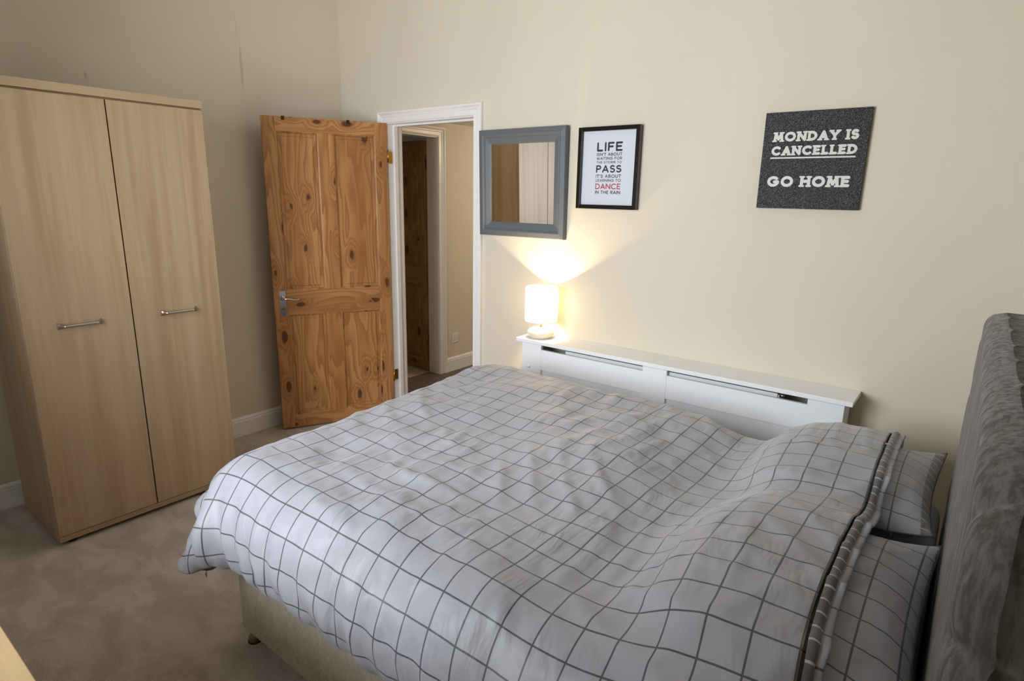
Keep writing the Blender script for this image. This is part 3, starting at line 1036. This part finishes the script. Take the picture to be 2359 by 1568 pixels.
# ================================================================== RADIATOR AND COVER
RX0, RX1, RZ, RD = 1.687, 3.3235, 0.801, 0.193
rc = empty('radiator_cover', ((RX0 + RX1) / 2, -RD / 2, 0.0))
ox, oy = rc.location.x, rc.location.y


def rb(nm, x0, x1, y0, y1, z0, z1, mat=M['whitew'], bev=0.0012):
    return box(nm, (x0 - ox, y0 - oy, z0), (x1 - ox, y1 - oy, z1), mat, rc, bev)


rb('top_shelf', RX0, RX1, -RD, 0.0, RZ - 0.019, RZ, bev=0.002)
YF, YB = -0.170, -0.152
rb('end_panel', 1.7135, 1.7295, YB, -0.019, 0.0, RZ - 0.019)
rb('end_panel', 3.278, 3.294, YB, -0.019, 0.0, RZ - 0.019)
rb('stile', 1.7135, 1.8405, YF, YB, 0.0, RZ - 0.019)
rb('stile', 2.432, 2.5545, YF, YB, 0.0, RZ - 0.019)
rb('stile', 3.160, 3.294, YF, YB, 0.0, RZ - 0.019)
for x0, x1 in ((1.8405, 2.432), (2.5545, 3.160)):
    rb('slat', x0, x1, YF + 0.001, YB, 0.637, 0.750)
    rb('recess_panel', x0, x1, YB - 0.004, YB + 0.002, 0.0, 0.637)
lathe('latch_button', [(0.011, 0.0), (0.011, 0.004), (0.008, 0.007), (0.0, 0.008)], M['whitew'], rc, 20).matrix_local = \
    Matrix.Translation((1.763 - ox, YF - oy, 0.648)) @ Matrix.Rotation(math.pi / 2, 4, 'X')
tag(rc, 'white slatted radiator cover with a long shelf top under the pictures', 'radiator cover')

ra = empty('radiator', (2.51, -0.085, 0.142))
box('front_panel', (-0.53, -0.062, 0.0), (0.53, -0.050, 0.622), M['radiator'], ra, 0.003)
for z in (0.603, 0.613):
    box('panel_rib', (-0.525, -0.0635, z - 0.0015), (0.525, -0.0615, z + 0.0015), M['radiator'], ra, 0.0005)
box('back_panel', (-0.53, 0.030, 0.0), (0.53, 0.040, 0.60), M['radiator'], ra, 0.004)
box('top_grille', (-0.525, -0.049, 0.604), (0.525, 0.029, 0.616), M['radiator'], ra, 0.003)
box('side_cap', (-0.535, -0.055, 0.0), (-0.5305, 0.035, 0.615), M['radiator'], ra)
box('side_cap', (0.5305, -0.055, 0.0), (0.535, 0.035, 0.615), M['radiator'], ra)
tube('bleed_valve', [(0.535, -0.045, 0.612), (0.555, -0.045, 0.612)], [0.007, 0.007], M['chrome'], ra, 12)
tube('valve_pipe', [(0.56, 0.0, -0.12), (0.56, 0.0, 0.03), (0.535, 0.0, 0.05)], 0.0075, M['chrome'], ra, 10)
tag(ra, 'pale grey panel radiator hidden behind the white slatted cover', 'radiator')

# ================================================================== TABLE LAMP
lp = empty('table_lamp', (1.787, -0.101, RZ))
lathe('base', [(0.052, 0.0), (0.058, 0.003), (0.070, 0.012), (0.0755, 0.024), (0.074, 0.034), (0.064, 0.046), (0.045, 0.0545), (0.020, 0.058), (0.0, 0.0585)],
      M['ceramic'], lp, 48)
tube('stem', [(0, 0, 0.057), (0, 0, 0.13)], 0.006, M['nickel'], lp, 14)
lathe('bulb', [(0.012, 0.13), (0.014, 0.145), (0.026, 0.165), (0.028, 0.185), (0.020, 0.205), (0.0, 0.213)], M['shade'], lp, 20)
RS, Z0, Z1 = 0.0885, 0.092, 0.276
sh = lathe('shade', [(RS, Z0), (RS, Z0 + 0.05), (RS, Z0 + 0.1), (RS, Z1)], M['shade'], lp, 64)
sh.data.polygons  # open cylinder: drop the two caps
bm = bmesh.new()
bm.from_mesh(sh.data)
bmesh.ops.delete(bm, geom=[f for f in bm.faces if len(f.verts) > 4], context='FACES_ONLY')
bm.to_mesh(sh.data)
bm.free()
for z in (Z0, Z1):
    tube('shade_ring', [(RS * math.cos(a), RS * math.sin(a), z) for a in [2 * math.pi * k / 48 for k in range(48)]], 0.0022, M['ceramic'], sh, 6, True)
for a in (0.3, 0.3 + 2.094, 0.3 + 4.189):
    tube('spider_arm', [(0.008 * math.cos(a), 0.008 * math.sin(a), 0.128), (RS * math.cos(a), RS * math.sin(a), Z0 + 0.002)], 0.0015, M['nickel'], sh, 6)
tube('shade_seam', [(-RS * 0.985, -RS * 0.18, Z0), (-RS * 0.985, -RS * 0.18, Z1)], 0.0014, M['ceramic'], sh, 6)
tag(lp, 'small lit table lamp with white drum shade on the radiator cover shelf', 'lamp')
bl = light('lamp_bulb', 'POINT', (lp.location.x, lp.location.y, RZ + 0.19), 105, (1.0, 0.72, 0.44), shadow_soft_size=0.03)

# ================================================================== CHEST IN THE FOREGROUND
ch = empty('chest_of_drawers', (2.15, -2.80, 0.0))
box('top', (-0.62, -0.235, 0.725), (0.62, 0.250, 0.750), M['oak_x'], ch, 0.0015)
box('side_panel', (-0.60, -0.23, 0.0), (-0.582, 0.225, 0.725), M['oak'], ch)
box('side_panel', (0.582, -0.23, 0.0), (0.60, 0.225, 0.725), M['oak'], ch)
box('back_panel', (-0.582, -0.23, 0.03), (0.582, -0.225, 0.725), M['oak'], ch)
box('plinth', (-0.582, 0.19, 0.0), (0.582, 0.205, 0.06), M['oak_x'], ch)
for k in range(3):
    for s in (-1, 1):
        x0, x1 = (-0.598, -0.003) if s < 0 else (0.003, 0.598)
        z0 = 0.065 + k * 0.22
        dr = box('drawer', (x0, 0.226, z0), (x1, 0.244, z0 + 0.214), M['oak_x'], ch, 0.0015)
        tube('handle', [((x0 + x1) / 2 - 0.07, 0.244, z0 + 0.11), ((x0 + x1) / 2 - 0.065, 0.265, z0 + 0.11), ((x0 + x1) / 2 + 0.065, 0.265, z0 + 0.11),
                        ((x0 + x1) / 2 + 0.07, 0.244, z0 + 0.11)], 0.005, M['nickel'], dr, 10)
tag(ch, 'light oak-effect chest of drawers under the window', 'chest of drawers')

# ================================================================== BED
BX0, BX1, BY0, BY1 = 1.766, 3.655, -1.864, -0.512
bed = empty('divan_bed', ((BX0 + BX1) / 2, (BY0 + BY1) / 2, 0.0))
bx, by = bed.location.x, bed.location.y


def rbox(name, lo, hi, r, mat, parent, n=6, puff=0.0, smooth=True):
    bm = bmesh.new()
    add_box(bm, lo, hi, r, n)
    return bm_obj(name, bm, mat, parent, smooth)


rbox('base', (BX0 - bx, BY0 - by, 0.052), (BX1 - bx, BY1 - by, 0.372), 0.012, M['divan'], bed, 3, smooth=False)
for sx in (-1, 0, 1):
    for sy in (-1, 1):
        px = sx * ((BX1 - BX0) / 2 - 0.035)
        py = sy * ((BY1 - BY0) / 2 - 0.025)
        c = lathe('caster', [(0.019, 0.004), (0.022, 0.012), (0.022, 0.020), (0.018, 0.028), (0.010, 0.032), (0.010, 0.055)], M['caster'], bed, 20, (px, py, 0.0))
        lathe('caster_wheel', [(0.02, 0.0), (0.024, 0.002), (0.024, 0.006), (0.02, 0.008)], M['darksteel'], c, 18, (px, py, 0.0))

# headboard: padded panel with a deep rolled edge gathered into pleats, black back board
HX, HY0, HY1, HZ = 3.660, -1.905, -0.435, 1.262
nyh, nzh = 300, 170


def headboard():
    vs, fs, idx = [], [], {}
    R = 0.044          # roll depth
    rc_ = 0.17         # corner radius of the outline
    yc, hwid = (HY0 + HY1) / 2, (HY1 - HY0) / 2
    zbot = 0.10
    for i in range(nyh + 1):
        for j in range(nzh + 1):
            u = -1 + 2 * i / nyh
            v = j / nzh
            # square grid mapped into the outline with rounded top corners
            yl = u * hwid
            z = zbot + v * (HZ - zbot)
            ay = abs(yl)
            # shrink towards the rounded corner
            qy, qz = ay - (hwid - rc_), z - (HZ - rc_)
            if qy > 0 and qz > 0:
                m = max(qy, qz)
                d_ = math.hypot(qy, qz)
                if d_ > 0:
                    k = m / d_
                    qy, qz = qy * k, qz * k
                ay, z = hwid - rc_ + qy, HZ - rc_ + qz
                dist = rc_ - math.hypot(qy, qz)
                ang = math.atan2(qz, qy)
                per = (HZ - rc_) + rc_ * ang
            else:
                dist = min(hwid - ay, HZ - z)
                per = z if (hwid - ay) < (HZ - z) else (HZ - rc_) + rc_ * math.pi / 2 + (hwid - rc_ - ay)
            yl = math.copysign(ay, yl)
            # perimeter coordinate continuous over the top
            x = 0.0
            if dist < R:
                x = R - math.sqrt(max(0.0, R * R - (R - dist) ** 2))
            # pleats fade into the flat face
            sp = 0.205
            ph = (per + 0.35 * dist) / sp
            fr_ = abs((ph % 1.0) - 0.5) * 2          # 1 at crease
            bul = (1 - fr_ ** 7)
            fade = max(0.0, 1 - dist / 0.085)
            x -= fade * (0.021 * (bul - 0.95) + 0.002 * (1 - fr_ ** 2)) * (1.0 if dist > 0.004 else 0.4)
            vs.append((HX + x, yc + yl, z))
    n1 = nzh + 1
    for i in range(nyh):
        for j in range(nzh):
            a = i * n1 + j
            fs.append((a, a + 1, a + n1 + 1, a + n1))
    # outer skirt back to the rear board
    rim = [i_ for i_ in [0 * n1 + j for j in range(n1)]] + [i * n1 + nzh for i in range(1, nyh + 1)] + [nyh * n1 + j for j in range(nzh - 1, -1, -1)]
    b0 = len(vs)
    for r_ in rim:
        v = vs[r_]
        vs.append((HX + 0.088, v[1], v[2]))
    for k in range(len(rim) - 1):
        fs.append((rim[k], rim[k + 1], b0 + k + 1, b0 + k))
    fs = [tuple(reversed(f)) for f in fs]
    vs = [(x - bx, y - by, z) for x, y, z in vs]
    o = mesh('headboard', vs, fs, M['headboard'], bed, True)
    o['label'] = 'silver grey crushed velvet headboard with pleated rolled edge'
    # black back board, same outline
    rim_pts = [(vs[r_][1], vs[r_][2]) for r_ in rim]
    bm = bmesh.new()
    A = [bm.verts.new((HX + 0.088 - bx, y, z)) for y, z in rim_pts]
    B = [bm.verts.new((HX + 0.118 - bx, y, z)) for y, z in rim_pts]
    bm.faces.new(A)
    bm.faces.new(list(reversed(B)))
    for k in range(len(A)):
        k2 = (k + 1) % len(A)
        bm.faces.new([A[k], A[k2], B[k2], B[k]])
    bm_obj('back_board', bm, M['blackcloth'], o)
    return o


headboard()
tag(bed, 'double divan bed with champagne crushed velvet base and silver headboard', 'bed')

mt = rbox('mattress', (BX0, BY0, 0.374), (BX1 - 0.004, BY1, 0.632), 0.045, M['sheet'], None, 5)
tag(mt, 'mattress in a blue-grey fitted sheet on the divan base', 'mattress')


# ------------------------------------------------------------------ pillows
def pillow(name, cx, cy, lx, ly, zseam, top, bot, label, tilt=0.0, seed=0, strip=0.93):
    n = 40
    vs, uvs, fs, mi = [], [], [], []
    rnd = np.random.RandomState(seed)
    ph = rnd.rand(8) * 6.28

    def pos(u, v, s):
        pin = 0.075
        x = lx * u * (1 - pin * (1 - v * v) * abs(u))
        y = ly * v * (1 - pin * (1 - u * u) * abs(v))
        th = (1 - 0.3 * max(0, -u)) * (max(0, (1 - abs(u) ** 2.6)) * max(0, (1 - abs(v) ** 2.8))) ** 0.55
        wob = 1 + 0.05 * math.sin(4 * u + ph[0]) * math.sin(5 * v + ph[1]) + 0.04 * math.sin(9 * u + 4 * v + ph[2])
        # radial puckers near the seam corners
        e = max(abs(u), abs(v))
        pk = 0.006 * math.sin(26 * (u - v) + ph[3]) * math.sin(21 * (u + v) + ph[4]) * max(0, e - 0.45) * (1 - e) * 4
        z = (top if s > 0 else -bot) * th * (wob if s > 0 else 1) + pk * s
        lift = 0.030 * (max(0, u) * abs(v)) ** 3
        return x, y, z + lift + tilt * u * lx
    for s in (1, -1):
        for i in range(n + 1):
            for j in range(n + 1):
                u = math.sin((-1 + 2 * i / n) * math.pi / 2)
                v = math.sin((-1 + 2 * j / n) * math.pi / 2)
                x, y, z = pos(u, v, s)
                vs.append((x, y, z))
                uvs.append((lx * u, ly * v))
    N = (n + 1) ** 2
    for s in (0, 1):
        for i in range(n):
            for j in range(n):
                a = s * N + i * (n + 1) + j
                f = (a, a + n + 1, a + n + 2, a + 1)
                fs.append(f if s == 0 else tuple(reversed(f)))
                mi.append(1 if s or math.sin((-1 + 2 * (i + 0.5) / n) * math.pi / 2) > strip else 0)
    o = mesh(name, vs, fs, [M['pillow'], M['pillow_r']], None, True, uvs, mi)
    o.location = (cx, cy, zseam)
    # piped seam all round
    rim = []
    for k in range(80):
        t_ = k / 80 * 4
        q, f = int(t_), t_ - int(t_)
        f = -math.cos(f * math.pi)
        u, v = ((f, -1), (1, f), (-f, 1), (-1, -f))[q]
        rim.append(pos(u, v, 1))
    tube('seam_piping', rim, 0.003, M['piping'], o, 6, True)
    return tag(o, label, 'pillow', 'checked pillows at the headboard')


pillow('pillow', 3.400, -0.695, 0.236, 0.325, 0.702, 0.078, 0.068, 'grey checked pillow on the radiator side of the bed', 0.05, 3, 0.88)
pillow('pillow', 3.412, -1.432, 0.243, 0.366, 0.704, 0.084, 0.070, 'grey checked pillow on the open carpet side of the bed', 0.05, 5, 0.985)


# ------------------------------------------------------------------ duvet: a sheet draped over the bed by a small cloth solver
def sdf(P):
    """distance to mattress + filling + pillows (all grown by the duvet's thickness)"""
    x, y, z = P[:, 0], P[:, 1], P[:, 2]
    c = np.array([(BX0 + BX1 + 0.3) / 2, (BY0 + BY1) / 2, 0.20])
    hs = np.array([(BX1 + 0.3 - BX0) / 2, (BY1 - BY0) / 2, 0.432]) - 0.07
    q = np.abs(P - c) - hs
    o = np.linalg.norm(np.maximum(q, 0), axis=1) + np.minimum(np.max(q, axis=1), 0) - 0.07
    wav = (0.009 * np.sin(8.3 * x + 2.1 * y + .4) * np.sin(7.1 * y - 1.7 * x + 1.1) + 0.006 * np.sin(17 * x - 6 * y + 2.0) * np.sin(15 * y + 5 * x)
           + 0.004 * np.sin(31 * x + 9 * y) * np.sin(27 * y - 12 * x + 1.))
    up_ = np.clip((z - 0.45) / 0.2, 0, 1)
    dip = 0.028 * np.exp(-((x - 3.06 - 0.05 * (y + 1.2)) / 0.13) ** 2)
    far = 0.034 * np.clip((y + 1.35) / 0.7, -0.3, 1) * np.clip((3.0 - x) / 0.3, 0, 1)
    bed_ = o - 0.087 - far * up_ - wav * up_ + dip * up_
    d = bed_
    for (px, py, rx, ry, rz, zc) in ((3.40, -0.70, 0.255, 0.365, 0.112, 0.705), (3.41, -1.425, 0.26, 0.40, 0.118, 0.707)):
        s = np.stack([(x - px) / rx, (y - py) / ry, (z - zc) / rz], 1)
        l = (np.abs(s) ** 2.6).sum(1) ** (1 / 2.6)
        e = (l - 1) * rz
        k = 0.05
        hh = np.clip(0.5 + 0.5 * (d - e) / k, 0, 1)
        d = d * (1 - hh) + e * hh - k * hh * (1 - hh)
    return d


def sdf_grad(P):
    d = sdf(P)
    e = 1e-3
    g = np.stack([sdf(P + np.array(v)) - d for v in ((e, 0, 0), (0, e, 0), (0, 0, e))], 1)
    g /= np.maximum(np.linalg.norm(g, axis=1, keepdims=True), 1e-9)
    return d, g


DL, DWD, DS, CR = 2.10, 1.86, 0.02, 0.42
DX_TOP, DY_FAR = 3.52, -0.335


def smooth_grid(G, n, lam=0.5):
    for _ in range(n):
        A = G.copy()
        A[1:-1] += lam * 0.5 * ((G[:-2] + G[2:]) / 2 - G[1:-1])
        B = A.copy()
        B[:, 1:-1] += lam * 0.5 * ((A[:, :-2] + A[:, 2:]) / 2 - A[:, 1:-1])
        G = B
    return G


def solve(X, rest, nx, ny, steps, its, grav, damp, fric, bend):
    """position-based cloth: X (nx*ny,3), constraint sets coloured so each can be done in one go"""
    ops = []
    I, J = np.arange(nx), np.arange(ny)
    spec = [(1, 0, 1.0, 0), (0, 1, 1.0, 0), (1, 1, 0.12, 0), (1, -1, 0.12, 0)]
    for k, st in bend:
        spec += [(k, 0, st, 1), (0, k, st, 1)]
    for di, dj, st, mode in spec:
        for ph in (0, 1):
            if di:
                i_ = I[:nx - di]
                i_ = i_[(i_ // di) % 2 == ph]
                j_ = J[:ny - dj] if dj >= 0 else J[-dj:]
            else:
                i_ = I
                j_ = J[:ny - dj]
                j_ = j_[(j_ // dj) % 2 == ph]
            a_ = (i_[:, None] * ny + j_[None, :]).ravel()
            b_ = a_ + di * ny + dj
            ops.append((a_, b_, np.linalg.norm(rest[a_] - rest[b_], axis=1), st, mode))
    V = np.zeros_like(X)
    dt_ = 1 / 45.0
    for s in range(steps):
        old = X.copy()
        V[:, 2] -= grav * dt_
        V *= damp
        X = X + V * dt_
        for it in range(its):
            for a_, b_, L, st, mode in ops:
                d = X[b_] - X[a_]
                l = np.sqrt((d * d).sum(1)) + 1e-9
                c = (l - L) / l
                if mode:
                    c = np.minimum(c, 0)
                d *= (0.5 * st * c)[:, None]
                X[a_] += d
                X[b_] -= d
            if it % 4 == 3 or it == its - 1:
                dd, g = sdf_grad(X)
                hit = dd < 0
                X[hit] -= g[hit] * dd[hit][:, None]
                mv = X[hit] - old[hit]
                tang = mv - g[hit] * (mv * g[hit]).sum(1)[:, None]
                X[hit] -= tang * fric
        V = (X - old) / dt_
        sp = np.linalg.norm(V, axis=1, keepdims=True)
        V *= np.minimum(1.0, 2.0 / np.maximum(sp, 1e-6))
    return X


def upsample(Gc, f):
    """bilinear refinement of a grid by an integer factor"""
    n, m_ = Gc.shape[:2]
    i_ = np.arange((n - 1) * f + 1) / f
    j_ = np.arange((m_ - 1) * f + 1) / f
    i0 = np.minimum(i_.astype(int), n - 2)
    j0 = np.minimum(j_.astype(int), m_ - 2)
    fi = (i_ - i0)[:, None, None]
    fj = (j_ - j0)[None, :, None]
    g = lambda p, q: Gc[p][:, q]
    return ((1 - fi) * (1 - fj) * g(i0, j0) + fi * (1 - fj) * g(i0 + 1, j0) + (1 - fi) * fj * g(i0, j0 + 1) + fi * fj * g(i0 + 1, j0 + 1))


def rest_grid(ds):
    """flat duvet outline, foot-end corners rounded off; returns distance from the pillow end and from the far side"""
    n, m_ = int(round(DL / ds)) + 1, int(round(DWD / ds)) + 1
    s_, t_ = np.meshgrid(np.arange(n) * ds, np.arange(m_) * ds, indexing='ij')
    s_, t_ = s_.copy(), t_.copy()
    for lo in (False, True):
        tt = (DWD - t_) if lo else t_
        qs, qt = s_ - (DL - CR), tt - (DWD - CR)
        k = (qs > 0) & (qt > 0)
        h = np.maximum(qs, qt) / np.maximum(np.hypot(qs, qt), 1e-9)
        s_ = np.where(k, DL - CR + qs * h, s_)
        tt = np.where(k, DWD - CR + qt * h, tt)
        t_ = (DWD - tt) if lo else tt
    return s_, t_


def drape():
    s_, t_ = rest_grid(DS * 3)
    r2 = np.stack([s_, t_], -1).reshape(-1, 2)
    P = np.stack([DX_TOP - s_, DY_FAR - t_, np.full_like(s_, 0.89)], -1)
    P[..., 0] -= 0.045 * (t_ / DWD) * np.clip(1 - s_ / 0.9, 0, 1)
    P[..., 2] += np.random.RandomState(4).rand(*s_.shape) * 0.004
    Xc = solve(P.reshape(-1, 3), r2, *s_.shape, 130, 30, 6.0, 0.97, 0.5, ((2, 0.05),))
    Gf = upsample(Xc.reshape(*s_.shape, 3), 3)
    s2, t2 = rest_grid(DS)
    r2 = np.stack([s2, t2], -1).reshape(-1, 2)
    Xf = solve(smooth_grid(Gf, 4).reshape(-1, 3), r2, *s2.shape, 34, 16, 2.6, 0.93, 0.6, ((3, 0.10), (6, 0.02)))
    return Xf.reshape(*s2.shape, 3), s2, t2


G, S_, T_ = drape()
G = smooth_grid(G, 7)
nx, ny = S_.shape


def grid_normals(G):
    du = np.gradient(G, axis=0)
    dv = np.gradient(G, axis=1)
    n = np.cross(dv, du)
    n /= np.maximum(np.linalg.norm(n, axis=2, keepdims=True), 1e-9)
    return n


Nn = grid_normals(G)
if Nn[20, ny // 2, 2] < 0:
    Nn = -Nn
# gathers in the hanging sides, crumples on top, and a soft rolled hem
hang = np.clip((0.66 - G[..., 2]) / 0.16, 0, 1)
foot = np.exp(-np.maximum(0, (DL - 0.42) - S_) / 0.42)
warp = 0.03 * np.sin(9 * S_ + 3 * T_) + 0.02 * np.sin(17 * T_ - 4 * S_)
fold = np.sin(2 * math.pi * (S_ + 0.35 * T_ + warp) / 0.115) * 0.6 + np.sin(2 * math.pi * (S_ + 0.2 * T_ - warp) / 0.071 + 1.3) * 0.4
fold = np.sign(fold) * np.abs(fold) ** 0.8
disp = hang * (0.0045 + 0.016 * foot) * fold
ed0 = np.minimum.reduce([DL - S_, T_, DWD - T_])
disp += 0.024 * hang * np.sin(math.pi * np.clip(ed0 / 0.34, 0, 1))


def ridge(k1, k2, ph, wl, amp_):
    w_ = 0.05 * np.sin(6.1 * S_ + ph) + 0.05 * np.sin(5.3 * T_ + 2 * ph)
    r_ = 1 - np.abs(np.sin(math.pi * ((k1 * S_ + k2 * T_ + w_) / wl) + ph))
    m_ = np.clip(np.sin(3.7 * S_ + 2.9 * T_ + 5 * ph) * np.sin(4.1 * T_ - 3.3 * S_ + ph) * 2 - 0.3, 0, 1)
    return amp_ * r_ ** 3 * m_


disp += ridge(0.8, 0.6, 0.4, 0.13, 0.013) + ridge(0.9, -0.45, 1.9, 0.11, 0.011) + ridge(0.3, 0.95, 3.1, 0.15, 0.010) + ridge(0.95, 0.3, 4.4, 0.09, 0.010)
edge = np.minimum.reduce([S_ + 0.06, DL - S_, T_, DWD - T_])
disp -= 0.030 * np.clip(1 - edge / 0.06, 0, 1) ** 2
G = G + Nn * disp[..., None]
Nn = grid_normals(G)
if Nn[20, ny // 2, 2] < 0:
    Nn = -Nn
edge = np.minimum.reduce([S_, DL - S_, T_, DWD - T_])
thick = np.where(S_ < 0.6, 0.018, 0.040) * np.clip(edge / 0.10, 0, 1) ** 0.5
G_in = G - smooth_grid(Nn, 6) * thick[..., None]
verts = np.concatenate([G.reshape(-1, 3), G_in.reshape(-1, 3)])
uv = np.stack([DX_TOP - S_, DY_FAR - T_], -1).reshape(-1, 2)
uv = np.concatenate([uv, uv])
ii, jj = np.meshgrid(np.arange(nx - 1), np.arange(ny - 1), indexing='ij')
a = (ii * ny + jj).ravel()
top = np.stack([a, a + 1, a + ny + 1, a + ny], 1)
NN = nx * ny
bot = np.stack([a + NN, a + ny + NN, a + ny + 1 + NN, a + 1 + NN], 1)
# weld the rim: inner edge vertices use the outer ones
remap = np.arange(2 * NN)
for i in range(nx):
    for j in range(ny):
        if i in (0, nx - 1) or j in (0, ny - 1):
            remap[NN + i * ny + j] = i * ny + j
bot = remap[bot]
faces = np.concatenate([top, bot])
used = np.unique(faces)
new = -np.ones(2 * NN, int)
new[used] = np.arange(len(used))
n0 = np.cross(G[20, ny // 2 + 1] - G[20, ny // 2], G[21, ny // 2] - G[20, ny // 2])
fl = new[faces]
if n0[2] < 0:
    fl = fl[:, ::-1]
duvet = mesh('duvet', verts[used], fl.tolist(), [M['duvet'], M['duvet_r']], None, True, uv[used], [0] * len(top) + [1] * len(bot))
ms = duvet.modifiers.new('smooth', 'SUBSURF')
ms.levels = 1
ms.render_levels = 1
tag(duvet, 'light grey duvet with a dark windowpane check spread over the bed', 'duvet')

# reversed-colour hem along the duvet's pillow end
E0 = G[0]
dirv = E0 - G[2]
dirv /= np.linalg.norm(dirv, axis=1, keepdims=True)
En = Nn[0]
hem_v, hem_uv, hem_f, hem_m = [], [], [], []
prof = [(-0.002, 0.0022, 0), (0.006, 0.0045, 0), (0.016, 0.0025, 0), (0.024, -0.005, 0), (0.026, -0.012, 1), (0.030, -0.010, 1), (0.042, -0.010, 1), (0.046, -0.014, 1), (0.040, -0.020, 1)]
for k, (da, db, mm) in enumerate(prof):
    for j in range(ny):
        hem_v.append(E0[j] + dirv[j] * da * 0.72 + En[j] * db * 0.8)
        hem_uv.append((0.02 + 0.001 * k, j * DS))
for k in range(len(prof) - 1):
    for j in range(ny - 1):
        q = k * ny + j
        hem_f.append((q, q + 1, q + ny + 1, q + ny))
        hem_m.append(prof[k + 1][2])
hem = mesh('hem_trim', hem_v, hem_f, [M['trim'], M['duvet']], duvet, True, hem_uv, hem_m)
hem['label'] = 'dark grey hem with pale check lines'
